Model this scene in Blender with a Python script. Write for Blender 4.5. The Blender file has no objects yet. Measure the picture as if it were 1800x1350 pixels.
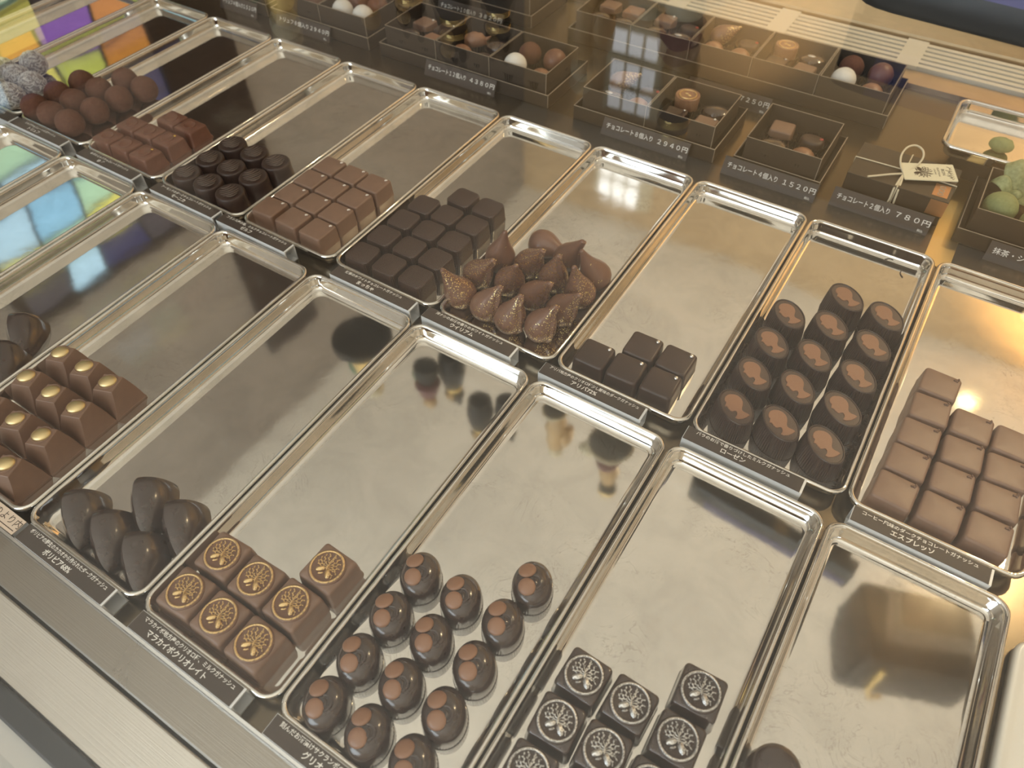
import bpy, bmesh, math, random
from mathutils import Vector, Matrix, Euler, noise
random.seed(7)
PI = math.pi
S = 0.001                      # all lengths below are millimetres
SC = bpy.context.scene
COL = SC.collection

# ------------------------------------------------------------------ camera
cam_data = bpy.data.cameras.new('camera')
cam = bpy.data.objects.new('camera', cam_data)
COL.objects.link(cam)
right = Vector((0.84490, 0.53488, -0.00757))
fwd = Vector((-0.34336, 0.53141, -0.77441))
up = right.cross(fwd)
cam.matrix_world = Matrix(((right.x, up.x, -fwd.x, 173.7 * S), (right.y, up.y, -fwd.y, -301.3 * S),
                           (right.z, up.z, -fwd.z, 428.5 * S), (0, 0, 0, 1)))
cam_data.sensor_width = 36.0
cam_data.lens = 36.0 * 1278.94 / 1800.0
cam_data.clip_start = 0.01
cam_data.clip_end = 60
cam_data.dof.use_dof = True
cam_data.dof.focus_distance = 0.52
cam_data.dof.aperture_fstop = 9.0
SC.camera = cam

# ------------------------------------------------------------------ view, world, lights
SC.view_settings.view_transform = 'Standard'
SC.view_settings.look = 'None'
SC.view_settings.gamma = 1.0
SC.view_settings.use_curve_mapping = False
SC.view_settings.exposure = 0.38

world = bpy.data.worlds.new('world')
SC.world = world
world.use_nodes = True
wn = world.node_tree
wn.nodes['Background'].inputs[0].default_value = (0.86, 0.93, 1.0, 1)
wn.nodes['Background'].inputs[1].default_value = 0.5


def area(name, loc, target, sx, sy, power, color):
    d = bpy.data.lights.new(name, 'AREA')
    d.shape = 'RECTANGLE'
    d.size, d.size_y = sx * S, sy * S
    d.energy = power
    d.color = color
    o = bpy.data.objects.new(name, d)
    COL.objects.link(o)
    o.location = Vector(loc) * S
    o.rotation_euler = (Vector(target) - Vector(loc)).to_track_quat('-Z', 'Y').to_euler()
    return o


def spot(name, loc, target, power, color, deg, blend=0.6, r=30):
    d = bpy.data.lights.new(name, 'SPOT')
    d.energy, d.color, d.spot_size, d.spot_blend, d.shadow_soft_size = power, color, math.radians(deg), blend, r * S
    o = bpy.data.objects.new(name, d)
    COL.objects.link(o)
    o.location = Vector(loc) * S
    o.rotation_euler = (Vector(target) - Vector(loc)).to_track_quat('-Z', 'Y').to_euler()
    return o


# daylight through the shop front behind the viewer, two added unseen area lights that brighten the ceiling, warm lamps at the back
area('shopfront_daylight', (-600, -2980, 900), (0, 0, 100), 2400, 1500, 44, (0.78, 0.90, 1.0))
area('counter_ceiling_fill', (500, 1750, 450), (500, 1700, 2000), 3200, 900, 15, (1.0, 0.96, 0.88))
area('entrance_ceiling_fill', (300, -1500, 350), (300, -1400, 2000), 3400, 1500, 46, (1.0, 0.985, 0.95))
spot('wall_washer_light', (1000, 2050, 1950), (1100, 2600, 1300), 46, (1.0, 0.62, 0.24), 115)
spot('wall_uplight', (-480, 2150, 1450), (-620, 2600, 1300), 9, (1.0, 0.68, 0.32), 95)
spot('case_downlight', (900, 1500, 1940), (380, 620, 0), 58, (1.0, 0.74, 0.42), 40)

# ------------------------------------------------------------------ materials
def lin(c):
    return tuple(((x / 255) / 12.92 if x / 255 <= 0.04045 else ((x / 255 + 0.055) / 1.055) ** 2.4) for x in c)


class N:
    """short-hand for a node tree"""
    def __init__(self, name):
        self.m = bpy.data.materials.new(name)
        self.m.use_nodes = True
        self.t = self.m.node_tree
        self.b = self.t.nodes['Principled BSDF']

    def new(self, kind, **kw):
        n = self.t.nodes.new(kind)
        for k, v in kw.items():
            if k in n.inputs:
                n.inputs[k].default_value = v
            else:
                setattr(n, k, v)
        return n

    def link(self, a, b):
        self.t.links.new(a, b)

    def coord(self, scale=(1, 1, 1), which='Object', rot=(0, 0, 0)):
        tc = self.new('ShaderNodeTexCoord')
        mp = self.new('ShaderNodeMapping')
        mp.inputs['Scale'].default_value = scale
        mp.inputs['Rotation'].default_value = rot
        self.link(tc.outputs[which], mp.inputs['Vector'])
        return mp.outputs['Vector']

    def ramp(self, fac, stops):
        r = self.new('ShaderNodeValToRGB')
        e = r.color_ramp.elements
        while len(e) > 1:
            e.remove(e[-1])
        e[0].position, e[0].color = stops[0][0], (*stops[0][1], 1)
        for p, c in stops[1:]:
            k = e.new(p)
            k.color = (*c, 1)
        self.link(fac, r.inputs['Fac'])
        return r.outputs['Color']

    def bump(self, height, strength=0.3, dist=0.0005, prev=None):
        b = self.new('ShaderNodeBump')
        b.inputs['Strength'].default_value = strength
        b.inputs['Distance'].default_value = dist
        self.link(height, b.inputs['Height'])
        if prev is not None:
            self.link(prev, b.inputs['Normal'])
        self.link(b.outputs['Normal'], self.b.inputs['Normal'])
        return b.outputs['Normal']

    def noise(self, vec, scale, detail=4, rough=0.55, dist=0.0):
        n = self.new('ShaderNodeTexNoise')
        n.inputs['Scale'].default_value = scale
        n.inputs['Detail'].default_value = detail
        n.inputs['Roughness'].default_value = rough
        n.inputs['Distortion'].default_value = dist
        self.link(vec, n.inputs['Vector'])
        return n.outputs['Fac']


def plain(name, col, rough=0.5, metal=0.0, spec=0.5, coat=0.0):
    n = N(name)
    n.b.inputs['Base Color'].default_value = (*col, 1)
    n.b.inputs['Roughness'].default_value = rough
    n.b.inputs['Metallic'].default_value = metal
    n.b.inputs['Specular IOR Level'].default_value = spec
    n.b.inputs['Coat Weight'].default_value = coat
    return n.m


def chocolate(name, a, b, rough=0.42, scale=160, bump=0.06, coat=0.0):
    n = N(name)
    v = n.coord()
    f = n.noise(v, scale, 5)
    n.link(n.ramp(f, [(0.3, a), (0.7, b)]), n.b.inputs['Base Color'])
    n.b.inputs['Roughness'].default_value = rough
    n.b.inputs['Coat Weight'].default_value = coat
    n.b.inputs['Coat Roughness'].default_value = 0.12
    n.bump(n.noise(v, scale * 1.2, 2), bump, 0.0003)
    return n.m


MILK_A, MILK_B = (0.212, 0.127, 0.088), (0.238, 0.144, 0.101)
DARK_A, DARK_B = (0.042, 0.0235, 0.0185), (0.052, 0.0295, 0.0235)
M = {}
M['milk'] = chocolate('milk_chocolate', MILK_A, MILK_B, 0.42)
M['milk_light'] = chocolate('pale_milk_chocolate', (0.27, 0.135, 0.078), (0.30, 0.155, 0.092), 0.36)
M['milk_red'] = chocolate('reddish_milk_chocolate', (0.165, 0.068, 0.042), (0.19, 0.082, 0.052), 0.40)
M['dark'] = chocolate('dark_chocolate', DARK_A, DARK_B, 0.40)
M['dark_gloss'] = chocolate('glossy_dark_chocolate', (0.034, 0.018, 0.015), (0.042, 0.022, 0.018), 0.22, bump=0.04, coat=0.8)
M['dark_cup'] = chocolate('dark_cup_chocolate', (0.037, 0.020, 0.0165), (0.047, 0.026, 0.021), 0.36)
M['oval_face'] = chocolate('dull_dark_chocolate', (0.078, 0.048, 0.036), (0.088, 0.055, 0.042), 0.42)
M['ridge'] = chocolate('painted_sheen_ridge_chocolate', (0.135, 0.098, 0.080), (0.155, 0.115, 0.095), 0.35)  # paler colour stands in for the sheen along the ridge tops
M['cocoa'] = chocolate('cocoa_powder', (0.105, 0.040, 0.024), (0.150, 0.062, 0.036), 0.9, 420, 1.0)
M['white_choc'] = plain('coconut_flake', (0.80, 0.78, 0.74), 0.7)
M['coco_core'] = plain('coconut_core', (0.33, 0.30, 0.27), 0.8)
M['salt'] = plain('salt_crystal', (0.86, 0.80, 0.74), 0.25)
M['nib'] = plain('cocoa_nib', (0.16, 0.09, 0.06), 0.6)
M['silver_bead'] = plain('silver_bead_metal', (0.82, 0.80, 0.78), 0.22, 1.0)
M['gold_leaf'] = plain('gold_leaf_metal', (1.0, 0.66, 0.16), 0.25, 1.0)
M['pink'] = plain('pink_dot_glaze', (0.45, 0.08, 0.06), 0.5)
M['green_choc'] = chocolate('matcha_chocolate', (0.22, 0.27, 0.11), (0.28, 0.33, 0.15), 0.7, 500, 0.5)


def ribbed(name, a, b, axis_scale):
    n = N(name)
    v = n.coord()
    f = n.noise(v, 150, 4)
    n.link(n.ramp(f, [(0.3, a), (0.7, b)]), n.b.inputs['Base Color'])
    n.b.inputs['Roughness'].default_value = 0.36
    w = n.new('ShaderNodeTexWave', wave_type='BANDS', bands_direction='Y')
    w.inputs['Scale'].default_value = axis_scale
    w.inputs['Distortion'].default_value = 0.6
    w.inputs['Detail'].default_value = 1
    n.link(v, w.inputs['Vector'])
    n.bump(w.outputs['Fac'], 0.75, 0.0005)
    return n.m


M['dark_ribbed'] = ribbed('ribbed_dark_chocolate', (0.050, 0.026, 0.018), (0.060, 0.032, 0.022), 255)


def dusted(name, base, metal_col, density, scale):
    """chocolate brushed with metallic powder: the flecks are the powder itself"""
    n = N(name)
    v = n.coord()
    f = n.noise(v, scale, 6, 0.75)
    k = n.ramp(f, [(density, (0, 0, 0)), (density + 0.10, (1, 1, 1))])
    mx = n.new('ShaderNodeMix', data_type='RGBA')
    n.link(k, mx.inputs[0])
    mx.inputs[6].default_value = (*base, 1)
    mx.inputs[7].default_value = (*metal_col, 1)
    n.link(mx.outputs[2], n.b.inputs['Base Color'])
    n.link(k, n.b.inputs['Metallic'])
    n.b.inputs['Roughness'].default_value = 0.36
    n.bump(f, 0.4, 0.0004)
    return n.m


M['gold_paint'] = dusted('gold_powder', MILK_A, (0.86, 0.62, 0.30), 0.38, 900)
M['gold_dome'] = dusted('gold_foil_paint', (0.30, 0.19, 0.09), (0.78, 0.62, 0.33), 0.24, 500)
M['silver_paint'] = dusted('silver_powder', DARK_A, (0.80, 0.80, 0.79), 0.40, 1000)
M['milk_gold_face'] = dusted('milk_face_with_gold_powder', (0.17, 0.085, 0.052), (0.70, 0.50, 0.26), 0.60, 1300)
M['dark_silver_face'] = dusted('dark_face_with_silver_powder', (0.036, 0.019, 0.0145), (0.62, 0.61, 0.60), 0.60, 1300)


def pear_mat(name, thresh):
    n = N(name)
    v = n.coord()
    f = n.noise(v, 170, 4)
    vo = n.new('ShaderNodeTexVoronoi', feature='F1')
    vo.inputs['Scale'].default_value = 640
    n.link(v, vo.inputs['Vector'])
    dot = n.new('ShaderNodeMath', operation='LESS_THAN')
    n.link(vo.outputs['Distance'], dot.inputs[0])
    dot.inputs[1].default_value = 0.30
    patch = n.noise(v, 60, 2)
    vv = n.new('ShaderNodeSeparateXYZ')
    n.link(v, vv.inputs[0])
    ad = n.new('ShaderNodeMath', operation='MULTIPLY_ADD')       # more glitter towards one flank (object x) and the neck (object z)
    n.link(vv.outputs['X'], ad.inputs[0])
    ad.inputs[1].default_value = 14.0
    n.link(patch, ad.inputs[2])
    ad2 = n.new('ShaderNodeMath', operation='MULTIPLY_ADD')
    n.link(vv.outputs['Z'], ad2.inputs[0])
    ad2.inputs[1].default_value = 5.0
    n.link(ad.outputs[0], ad2.inputs[2])
    gt = n.new('ShaderNodeMath', operation='GREATER_THAN')
    n.link(ad2.outputs[0], gt.inputs[0])
    gt.inputs[1].default_value = thresh
    mu = n.new('ShaderNodeMath', operation='MULTIPLY')
    n.link(dot.outputs[0], mu.inputs[0])
    n.link(gt.outputs[0], mu.inputs[1])
    mx = n.new('ShaderNodeMix', data_type='RGBA')
    n.link(mu.outputs[0], mx.inputs[0])
    n.link(n.ramp(f, [(0.3, (0.185, 0.092, 0.060)), (0.7, (0.215, 0.112, 0.074))]), mx.inputs[6])
    mx.inputs[7].default_value = (1.0, 0.80, 0.36, 1)
    n.link(mx.outputs[2], n.b.inputs['Base Color'])
    n.link(mu.outputs[0], n.b.inputs['Metallic'])
    n.b.inputs['Roughness'].default_value = 0.30
    n.b.inputs['Coat Weight'].default_value = 0.15
    n.bump(n.noise(v, 120, 3), 0.2, 0.0012)
    return n.m


M['pear_plain'] = pear_mat('pear_glaze_with_few_flecks', 0.76)
M['pear_gold'] = pear_mat('pear_glaze_with_gold_flecks', 0.54)
M['pear_much'] = pear_mat('pear_glaze_thick_with_gold', 0.36)


def steel(name, col, rough, wob=0.12, scr=0.10, brushed=None, metal=1.0, smear=0.90):
    n = N(name)
    v = n.coord(which='Generated' if False else 'Object')
    n.b.inputs['Metallic'].default_value = metal
    k = smear
    smear = n.noise(v, 28, 6, 0.6, 0.6)
    n.link(n.ramp(smear, [(0.35, tuple(c * k for c in col)), (0.6, col)]), n.b.inputs['Base Color'])
    if name.startswith('polished'):
        oi = n.new('ShaderNodeObjectInfo')
        off = n.new('ShaderNodeVectorMath', operation='ADD')
        sc_ = n.new('ShaderNodeMath', operation='MULTIPLY')
        sc_.inputs[1].default_value = 7.0
        n.link(oi.outputs['Random'], sc_.inputs[0])
        n.link(v, off.inputs[0])
        n.link(sc_.outputs[0], off.inputs[1])
        v = off.outputs[0]
        smear = n.noise(v, 28, 6, 0.6, 0.6)
        base = n.ramp(smear, [(0.35, tuple(c * k for c in col)), (0.6, col)])
        ln = n.noise(v, 34, 4, 0.65, 2.2)
        lines = n.ramp(ln, [(0.488, (0, 0, 0)), (0.5, (1, 1, 1)), (0.512, (0, 0, 0))])
        msk = n.ramp(n.noise(v, 16, 2), [(0.48, (0, 0, 0)), (0.62, (1, 1, 1))])
        mu = n.new('ShaderNodeMath', operation='MULTIPLY')
        n.link(lines, mu.inputs[0])
        n.link(msk, mu.inputs[1])
        mu2 = n.new('ShaderNodeMath', operation='MULTIPLY')
        n.link(mu.outputs[0], mu2.inputs[0])
        mu2.inputs[1].default_value = 0.30
        mx = n.new('ShaderNodeMix', data_type='RGBA')
        n.link(mu2.outputs[0], mx.inputs[0])
        n.link(base, mx.inputs[6])
        mx.inputs[7].default_value = (0.30, 0.26, 0.21, 1)
        n.link(mx.outputs[2], n.b.inputs['Base Color'])
    rr = n.new('ShaderNodeMapRange')
    rr.inputs['To Min'].default_value = rough * 0.8
    rr.inputs['To Max'].default_value = rough * 1.5
    n.link(smear, rr.inputs['Value'])
    n.link(rr.outputs[0], n.b.inputs['Roughness'])
    p = None
    if wob:
        p = n.bump(n.noise(v, 14, 2, 0.5), wob, 0.0035)
    if brushed:
        v2 = n.coord(brushed)
        p = n.bump(n.noise(v2, 1.0, 3, 0.7), scr, 0.0004, p)
    elif scr:
        v2 = n.coord((1, 1, 1))
        p = n.bump(n.noise(v2, 70, 1, 0.5, 1.0), scr, 0.0002, p)
    return n.m


M['tray'] = steel('polished_tray_steel', (0.78, 0.755, 0.71), 0.05, 0.05, 0.05)
M['deck'] = steel('dark_bronze_steel_deck', (0.17, 0.135, 0.092), 0.20, 0.02, 0.05, (20, 900, 20), 0.85)
M['rail_dark'] = steel('brushed_steel_rail', (0.36, 0.33, 0.29), 0.26, 0.0, 0.5, (5, 1500, 1500), smear=0.97)
M['rail_bright'] = steel('brushed_steel_sill', (0.78, 0.75, 0.70), 0.30, 0.0, 0.5, (5, 1500, 1500), smear=0.98)
M['ledge'] = steel('brushed_warm_steel', (0.66, 0.54, 0.38), 0.28, 0.02, 0.3, (8, 500, 500))
M['holder'] = steel('card_holder_aluminium', (0.86, 0.88, 0.90), 0.45, 0.0, 0.0, metal=0.25, smear=0.97)
M['lip'] = plain('bright_steel_edge', (0.88, 0.90, 0.92), 0.18, 1.0)
M['gasket'] = plain('black_rubber', (0.02, 0.02, 0.022), 0.45)
M['cabinet'] = plain('pale_grey_cabinet_paint', (0.62, 0.61, 0.58), 0.4)
M['card'] = chocolate('brown_card', (0.060, 0.044, 0.036), (0.066, 0.049, 0.040), 0.55, 900, 0.0)
M['ink'] = plain('white_ink', (0.92, 0.90, 0.86), 0.6)
M['black_ink'] = plain('dark_brown_ink', (0.05, 0.03, 0.02), 0.7)
M['paper'] = plain('peach_paper', (0.78, 0.64, 0.52), 0.7)
M['tag_paper'] = plain('cream_paper', (0.80, 0.76, 0.58), 0.7)
M['cord'] = plain('cream_cord', (0.78, 0.70, 0.52), 0.8)
M['box'] = chocolate('brown_paperboard', (0.045, 0.032, 0.022), (0.051, 0.037, 0.026), 0.48, 700, 0.0)
M['box_in'] = plain('dark_box_lining', (0.022, 0.014, 0.010), 0.6)
M['box_edge'] = plain('paperboard_cut_edge', (0.46, 0.38, 0.29), 0.6)
M['cup'] = plain('dark_glassine_cup', (0.018, 0.012, 0.009), 0.35)
M['copper'] = plain('copper_label_foil', (0.55, 0.28, 0.13), 0.4, 0.6)
M['brass'] = plain('brushed_brass_strip', (0.72, 0.53, 0.24), 0.35, 1.0)
M['white_dish'] = plain('white_glazed_ceramic', (0.82, 0.80, 0.74), 0.18)
M['vent'] = plain('cream_vent_plastic', (0.74, 0.69, 0.58), 0.45)
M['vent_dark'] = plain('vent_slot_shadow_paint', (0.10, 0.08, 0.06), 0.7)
M['black_plastic'] = plain('black_plastic', (0.018, 0.019, 0.020), 0.35)
M['black_leather'] = plain('black_leather', (0.020, 0.020, 0.022), 0.38)
M['lavender'] = plain('lavender_matte_display', (0.11, 0.11, 0.22), 0.6, spec=0.2)
M['navy'] = plain('navy_enamel', (0.02, 0.025, 0.09), 0.3)
M['brass_bright'] = plain('polished_brass', (0.95, 0.72, 0.30), 0.2, 1.0)
M['grey_felt'] = plain('grey_felt', (0.22, 0.22, 0.205), 0.9)
M['cream_gloss'] = plain('cream_glaze', (0.75, 0.68, 0.50), 0.3)
M['tan_gloss'] = plain('tan_glaze', (0.62, 0.42, 0.20), 0.35)
M['maroon'] = plain('maroon_glaze', (0.16, 0.04, 0.05), 0.35)
M['black_gloss'] = plain('black_glaze', (0.020, 0.021, 0.024), 0.5, spec=0.25)
M['green_gloss'] = plain('green_glaze', (0.03, 0.16, 0.09), 0.3)


def ribbon_mat():
    n = N('green_organza')
    v = n.coord()
    n.link(n.ramp(n.noise(v, 300, 4), [(0.3, (0.20, 0.27, 0.13)), (0.7, (0.36, 0.43, 0.24))]), n.b.inputs['Base Color'])
    n.b.inputs['Roughness'].default_value = 0.6
    return n.m


M['ribbon'] = ribbon_mat()


def glass_mat():
    m = bpy.data.materials.new('clear_case_glass')
    m.use_nodes = True
    t = m.node_tree
    t.nodes.clear()
    out = t.nodes.new('ShaderNodeOutputMaterial')
    mix = t.nodes.new('ShaderNodeMixShader')
    tr = t.nodes.new('ShaderNodeBsdfTransparent')
    tr.inputs[0].default_value = (0.985, 0.99, 0.985, 1)
    gl = t.nodes.new('ShaderNodeBsdfGlossy')
    gl.inputs['Roughness'].default_value = 0.0
    fr = t.nodes.new('ShaderNodeFresnel')
    fr.inputs['IOR'].default_value = 1.5
    # the same reflectance from both sides of the sheet
    geo = t.nodes.new('ShaderNodeNewGeometry')
    mr = t.nodes.new('ShaderNodeMix')
    mr.data_type = 'FLOAT'
    mr.inputs[2].default_value = 1.5
    mr.inputs[3].default_value = 1.0 / 1.5
    ior = t.nodes.new('ShaderNodeMath')
    ior.operation = 'ADD'
    ior.inputs[0].default_value = 0.0
    t.links.new(geo.outputs['Backfacing'], mr.inputs[0])
    lw = t.nodes.new('ShaderNodeLayerWeight')
    lw.inputs['Blend'].default_value = 0.5
    # Schlick: F = .04 + .96 * (1 - cos)^5
    pw = t.nodes.new('ShaderNodeMath')
    pw.operation = 'POWER'
    t.links.new(lw.outputs['Facing'], pw.inputs[0])
    pw.inputs[1].default_value = 5.0
    ma = t.nodes.new('ShaderNodeMath')
    ma.operation = 'MULTIPLY_ADD'
    t.links.new(pw.outputs[0], ma.inputs[0])
    ma.inputs[1].default_value = 0.96
    ma.inputs[2].default_value = 0.04
    t.links.new(ma.outputs[0], mix.inputs[0])
    t.links.new(tr.outputs[0], mix.inputs[1])
    t.links.new(gl.outputs[0], mix.inputs[2])
    t.links.new(mix.outputs[0], out.inputs[0])
    for k in (fr, geo, mr, ior):
        t.nodes.remove(k)
    return m


M['glass'] = glass_mat()


def emit(name, col, power):
    m = bpy.data.materials.new(name)
    m.use_nodes = True
    b = m.node_tree.nodes['Principled BSDF']
    b.inputs['Base Color'].default_value = (*col, 1)
    b.inputs['Emission Color'].default_value = (*col, 1)
    b.inputs['Emission Strength'].default_value = power
    b.inputs['Roughness'].default_value = 0.3
    return m


M['lamp_glow'] = emit('lamp_glow', (1.0, 0.80, 0.42), 5)
M['window_glow'] = emit('daylit_pane', (0.95, 0.97, 1.0), 1.1)
M['leading'] = plain('lead_strip', (0.03, 0.03, 0.03), 0.5)


def wall_mat(name, a, b, scale=3):
    n = N(name)
    v = n.coord()
    n.link(n.ramp(n.noise(v, scale, 5), [(0.3, a), (0.7, b)]), n.b.inputs['Base Color'])
    n.b.inputs['Roughness'].default_value = 0.8
    n.bump(n.noise(v, 60, 3), 0.1, 0.002)
    return n.m


M['ceiling'] = wall_mat('cream_ceiling_plaster', (0.78, 0.755, 0.69), (0.82, 0.795, 0.73))
M['wall_back'] = wall_mat('ochre_wall_plaster', (0.62, 0.46, 0.27), (0.70, 0.53, 0.32))
M['wall_left'] = wall_mat('taupe_wall_plaster', (0.30, 0.275, 0.25), (0.35, 0.32, 0.29))
M['wall_right'] = wall_mat('cream_wall_plaster', (0.70, 0.62, 0.50), (0.74, 0.66, 0.54))
M['floor'] = wall_mat('pale_stone_floor', (0.52, 0.47, 0.40), (0.60, 0.55, 0.47), 6)
M['dark_wood'] = wall_mat('dark_wood_panel', (0.035, 0.024, 0.020), (0.05, 0.034, 0.028), 8)

# ------------------------------------------------------------------ mesh helpers (millimetres in, metres out)
class MB:
    def __init__(self):
        self.v, self.f, self.mi = [], [], []

    def add(self, verts, faces, mi=0):
        o = len(self.v)
        self.v += [tuple(p) for p in verts]
        self.f += [tuple(o + i for i in f) for f in faces]
        self.mi += [mi] * len(faces)
        return self

    def box(self, x0, y0, z0, x1, y1, z1, mi=0):
        v = [(x0, y0, z0), (x1, y0, z0), (x1, y1, z0), (x0, y1, z0), (x0, y0, z1), (x1, y0, z1), (x1, y1, z1), (x0, y1, z1)]
        return self.add(v, [(0, 3, 2, 1), (4, 5, 6, 7), (0, 1, 5, 4), (1, 2, 6, 5), (2, 3, 7, 6), (3, 0, 4, 7)], mi)

    def loft(self, rings, cap0=True, cap1=True, mi=0, fan=True):
        n = len(rings[0])
        v = [p for r in rings for p in r]
        f = []
        for k in range(len(rings) - 1):
            a, b = k * n, (k + 1) * n
            for i in range(n):
                j = (i + 1) % n
                f.append((a + i, a + j, b + j, b + i))
        if cap0:
            f.append(tuple(reversed(range(n))))
        if cap1:
            if not fan:
                f.append(tuple((len(rings) - 1) * n + i for i in range(n)))
                return self.add(v, f, mi)
            c = Vector((0, 0, 0))
            for p in rings[-1]:
                c += Vector(p)
            c /= n
            v.append(tuple(c))
            q = len(v) - 1
            a = (len(rings) - 1) * n
            for i in range(n):
                f.append((a + i, a + (i + 1) % n, q))
        return self.add(v, f, mi)

    def tube(self, pts, r, n=8, mi=0, close=False):
        pts = [Vector(p) for p in pts]
        m = len(pts)
        rings = []
        prev = None
        for i in range(m):
            a = pts[(i - 1) % m] if (close or i > 0) else pts[i]
            b = pts[(i + 1) % m] if (close or i < m - 1) else pts[i]
            t = (b - a).normalized()
            if prev is None:
                u = t.orthogonal().normalized()
            else:
                u = (prev - t * prev.dot(t)).normalized()
            prev = u
            w = t.cross(u)
            rad = r(i / max(1, m - 1)) if callable(r) else r
            rings.append([tuple(pts[i] + (u * math.cos(k * 2 * PI / n) + w * math.sin(k * 2 * PI / n)) * rad) for k in range(n)])
        if close:
            rings.append(rings[0])
            return self.loft(rings, False, False, mi)
        return self.loft(rings, True, True, mi)

    def ball(self, c, rx, ry, rz, n=16, m=10, rot=None, mi=0, fn=None):
        v, f = [], []
        R = rot or Matrix.Identity(3)
        for i in range(m + 1):
            th = PI * i / m
            for k in range(n):
                ph = 2 * PI * k / n
                p = Vector((math.sin(th) * math.cos(ph), math.sin(th) * math.sin(ph), math.cos(th)))
                s = fn(p) if fn else 1.0
                q = R @ Vector((p.x * rx * s, p.y * ry * s, p.z * rz * s)) + Vector(c)
                v.append(tuple(q))
        for i in range(m):
            for k in range(n):
                j = (k + 1) % n
                f.append((i * n + k, (i + 1) * n + k, (i + 1) * n + j, i * n + j))
        return self.add(v, f, mi)

    def revolve(self, prof, n=28, c=(0, 0, 0), mi=0):
        rings = [[(c[0] + r * math.cos(2 * PI * k / n), c[1] + r * math.sin(2 * PI * k / n), c[2] + z) for k in range(n)] for r, z in prof]
        return self.loft(rings, True, True, mi)

    def build(self, name, mats, parent=None, smooth=True, angle=40, loc=None):
        me = bpy.data.meshes.new(name)
        me.from_pydata([(x * S, y * S, z * S) for x, y, z in self.v], [], self.f)
        mats = mats if isinstance(mats, (list, tuple)) else [mats]
        for m in mats:
            me.materials.append(m)
        for p, i in zip(me.polygons, self.mi):
            p.material_index = i
            p.use_smooth = smooth
        bm = bmesh.new()
        bm.from_mesh(me)
        bmesh.ops.remove_doubles(bm, verts=bm.verts, dist=1e-7)
        bmesh.ops.recalc_face_normals(bm, faces=bm.faces)
        bm.to_mesh(me)
        bm.free()
        if smooth:
            me.set_sharp_from_angle(angle=math.radians(angle))
        me.update()
        o = bpy.data.objects.new(name, me)
        COL.objects.link(o)
        if parent is not None:
            o.parent = parent
        if loc is not None:
            o.location = Vector(loc) * S
        return o


def rr(w, d, rc, z, n=5, dx=0, dy=0, rot=0.0):
    """rounded rectangle ring"""
    rc = min(rc, w / 2 - 0.01, d / 2 - 0.01)
    pts = []
    for cx, cy, a0 in ((w / 2 - rc, d / 2 - rc, 0), (-w / 2 + rc, d / 2 - rc, 90), (-w / 2 + rc, -d / 2 + rc, 180), (w / 2 - rc, -d / 2 + rc, 270)):
        for k in range(n + 1):
            a = math.radians(a0 + 90 * k / n)
            pts.append((cx + rc * math.cos(a), cy + rc * math.sin(a)))
    c, s = math.cos(rot), math.sin(rot)
    return [(dx + x * c - y * s, dy + x * s + y * c, z) for x, y in pts]


def oval(a, b, ang, z, n=40, rib=0.0, ribs=0, dx=0, dy=0):
    c, s = math.cos(ang), math.sin(ang)
    out = []
    for k in range(n):
        t = 2 * PI * k / n
        q = 1.0 + (rib * (1 if k % 2 else -1) if ribs else 0.0)
        x, y = a * math.cos(t) * q, b * math.sin(t) * q
        out.append((dx + x * c - y * s, dy + x * s + y * c, z))
    return out


def empty(name, loc=(0, 0, 0), rz=0.0):
    o = bpy.data.objects.new(name, None)
    COL.objects.link(o)
    o.location = Vector(loc) * S
    o.rotation_euler = (0, 0, rz)
    o.empty_display_size = 0.01
    return o


def tag(o, label, cat, group=None):
    o['label'] = label
    o['category'] = cat
    if group:
        o['group'] = group
    return o


def structure(o):
    o['kind'] = 'structure'
    return o


def copy_tree(o, parent=None):
    c = o.copy()
    COL.objects.link(c)
    if parent is not None:
        c.parent = parent
    for ch in list(o.children):
        copy_tree(ch, c)
    return c


FIRST = {}


def place(proto, loc, rz, label, cat, group=None):
    """the first call uses the thing itself, later calls copies of it and of its parts"""
    if proto.name in FIRST:
        o = copy_tree(proto)
    else:
        FIRST[proto.name] = 1
        o = proto
    o.location = Vector(loc) * S
    o.rotation_euler = (0, 0, rz)
    return tag(o, label, cat, group)


def text(name, body, size, loc, parent, mat, rot=(0, 0, 0), align='LEFT', bold=0.0, width=None):
    c = bpy.data.curves.new(name, 'FONT')
    c.body = body
    c.size = size * S
    c.align_x = align
    c.align_y = 'CENTER'
    c.resolution_u = 2
    c.offset = bold * S
    o = bpy.data.objects.new(name, c)
    COL.objects.link(o)
    bpy.context.view_layer.update()
    dg = bpy.context.evaluated_depsgraph_get()
    me = bpy.data.meshes.new_from_object(o.evaluated_get(dg))
    bpy.data.objects.remove(o)
    bpy.data.curves.remove(c)
    me.name = name
    me.materials.clear()
    me.materials.append(mat)
    if width:
        xs = [v.co.x for v in me.vertices]
        k = width * S / max(1e-9, (max(xs) - min(xs)))
        for v in me.vertices:
            v.co.x *= k
    t = bpy.data.objects.new(name, me)
    COL.objects.link(t)
    t.parent = parent
    t.location = Vector(loc) * S
    t.rotation_euler = rot
    return t


FLOOR = 1.6          # height of a tray's inner floor above the deck

# ------------------------------------------------------------------ the shop around the case
def slab(name, x0, y0, z0, x1, y1, z1, mat):
    return structure(MB().box(x0, y0, z0, x1, y1, z1).build(name, mat, smooth=False))


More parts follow.
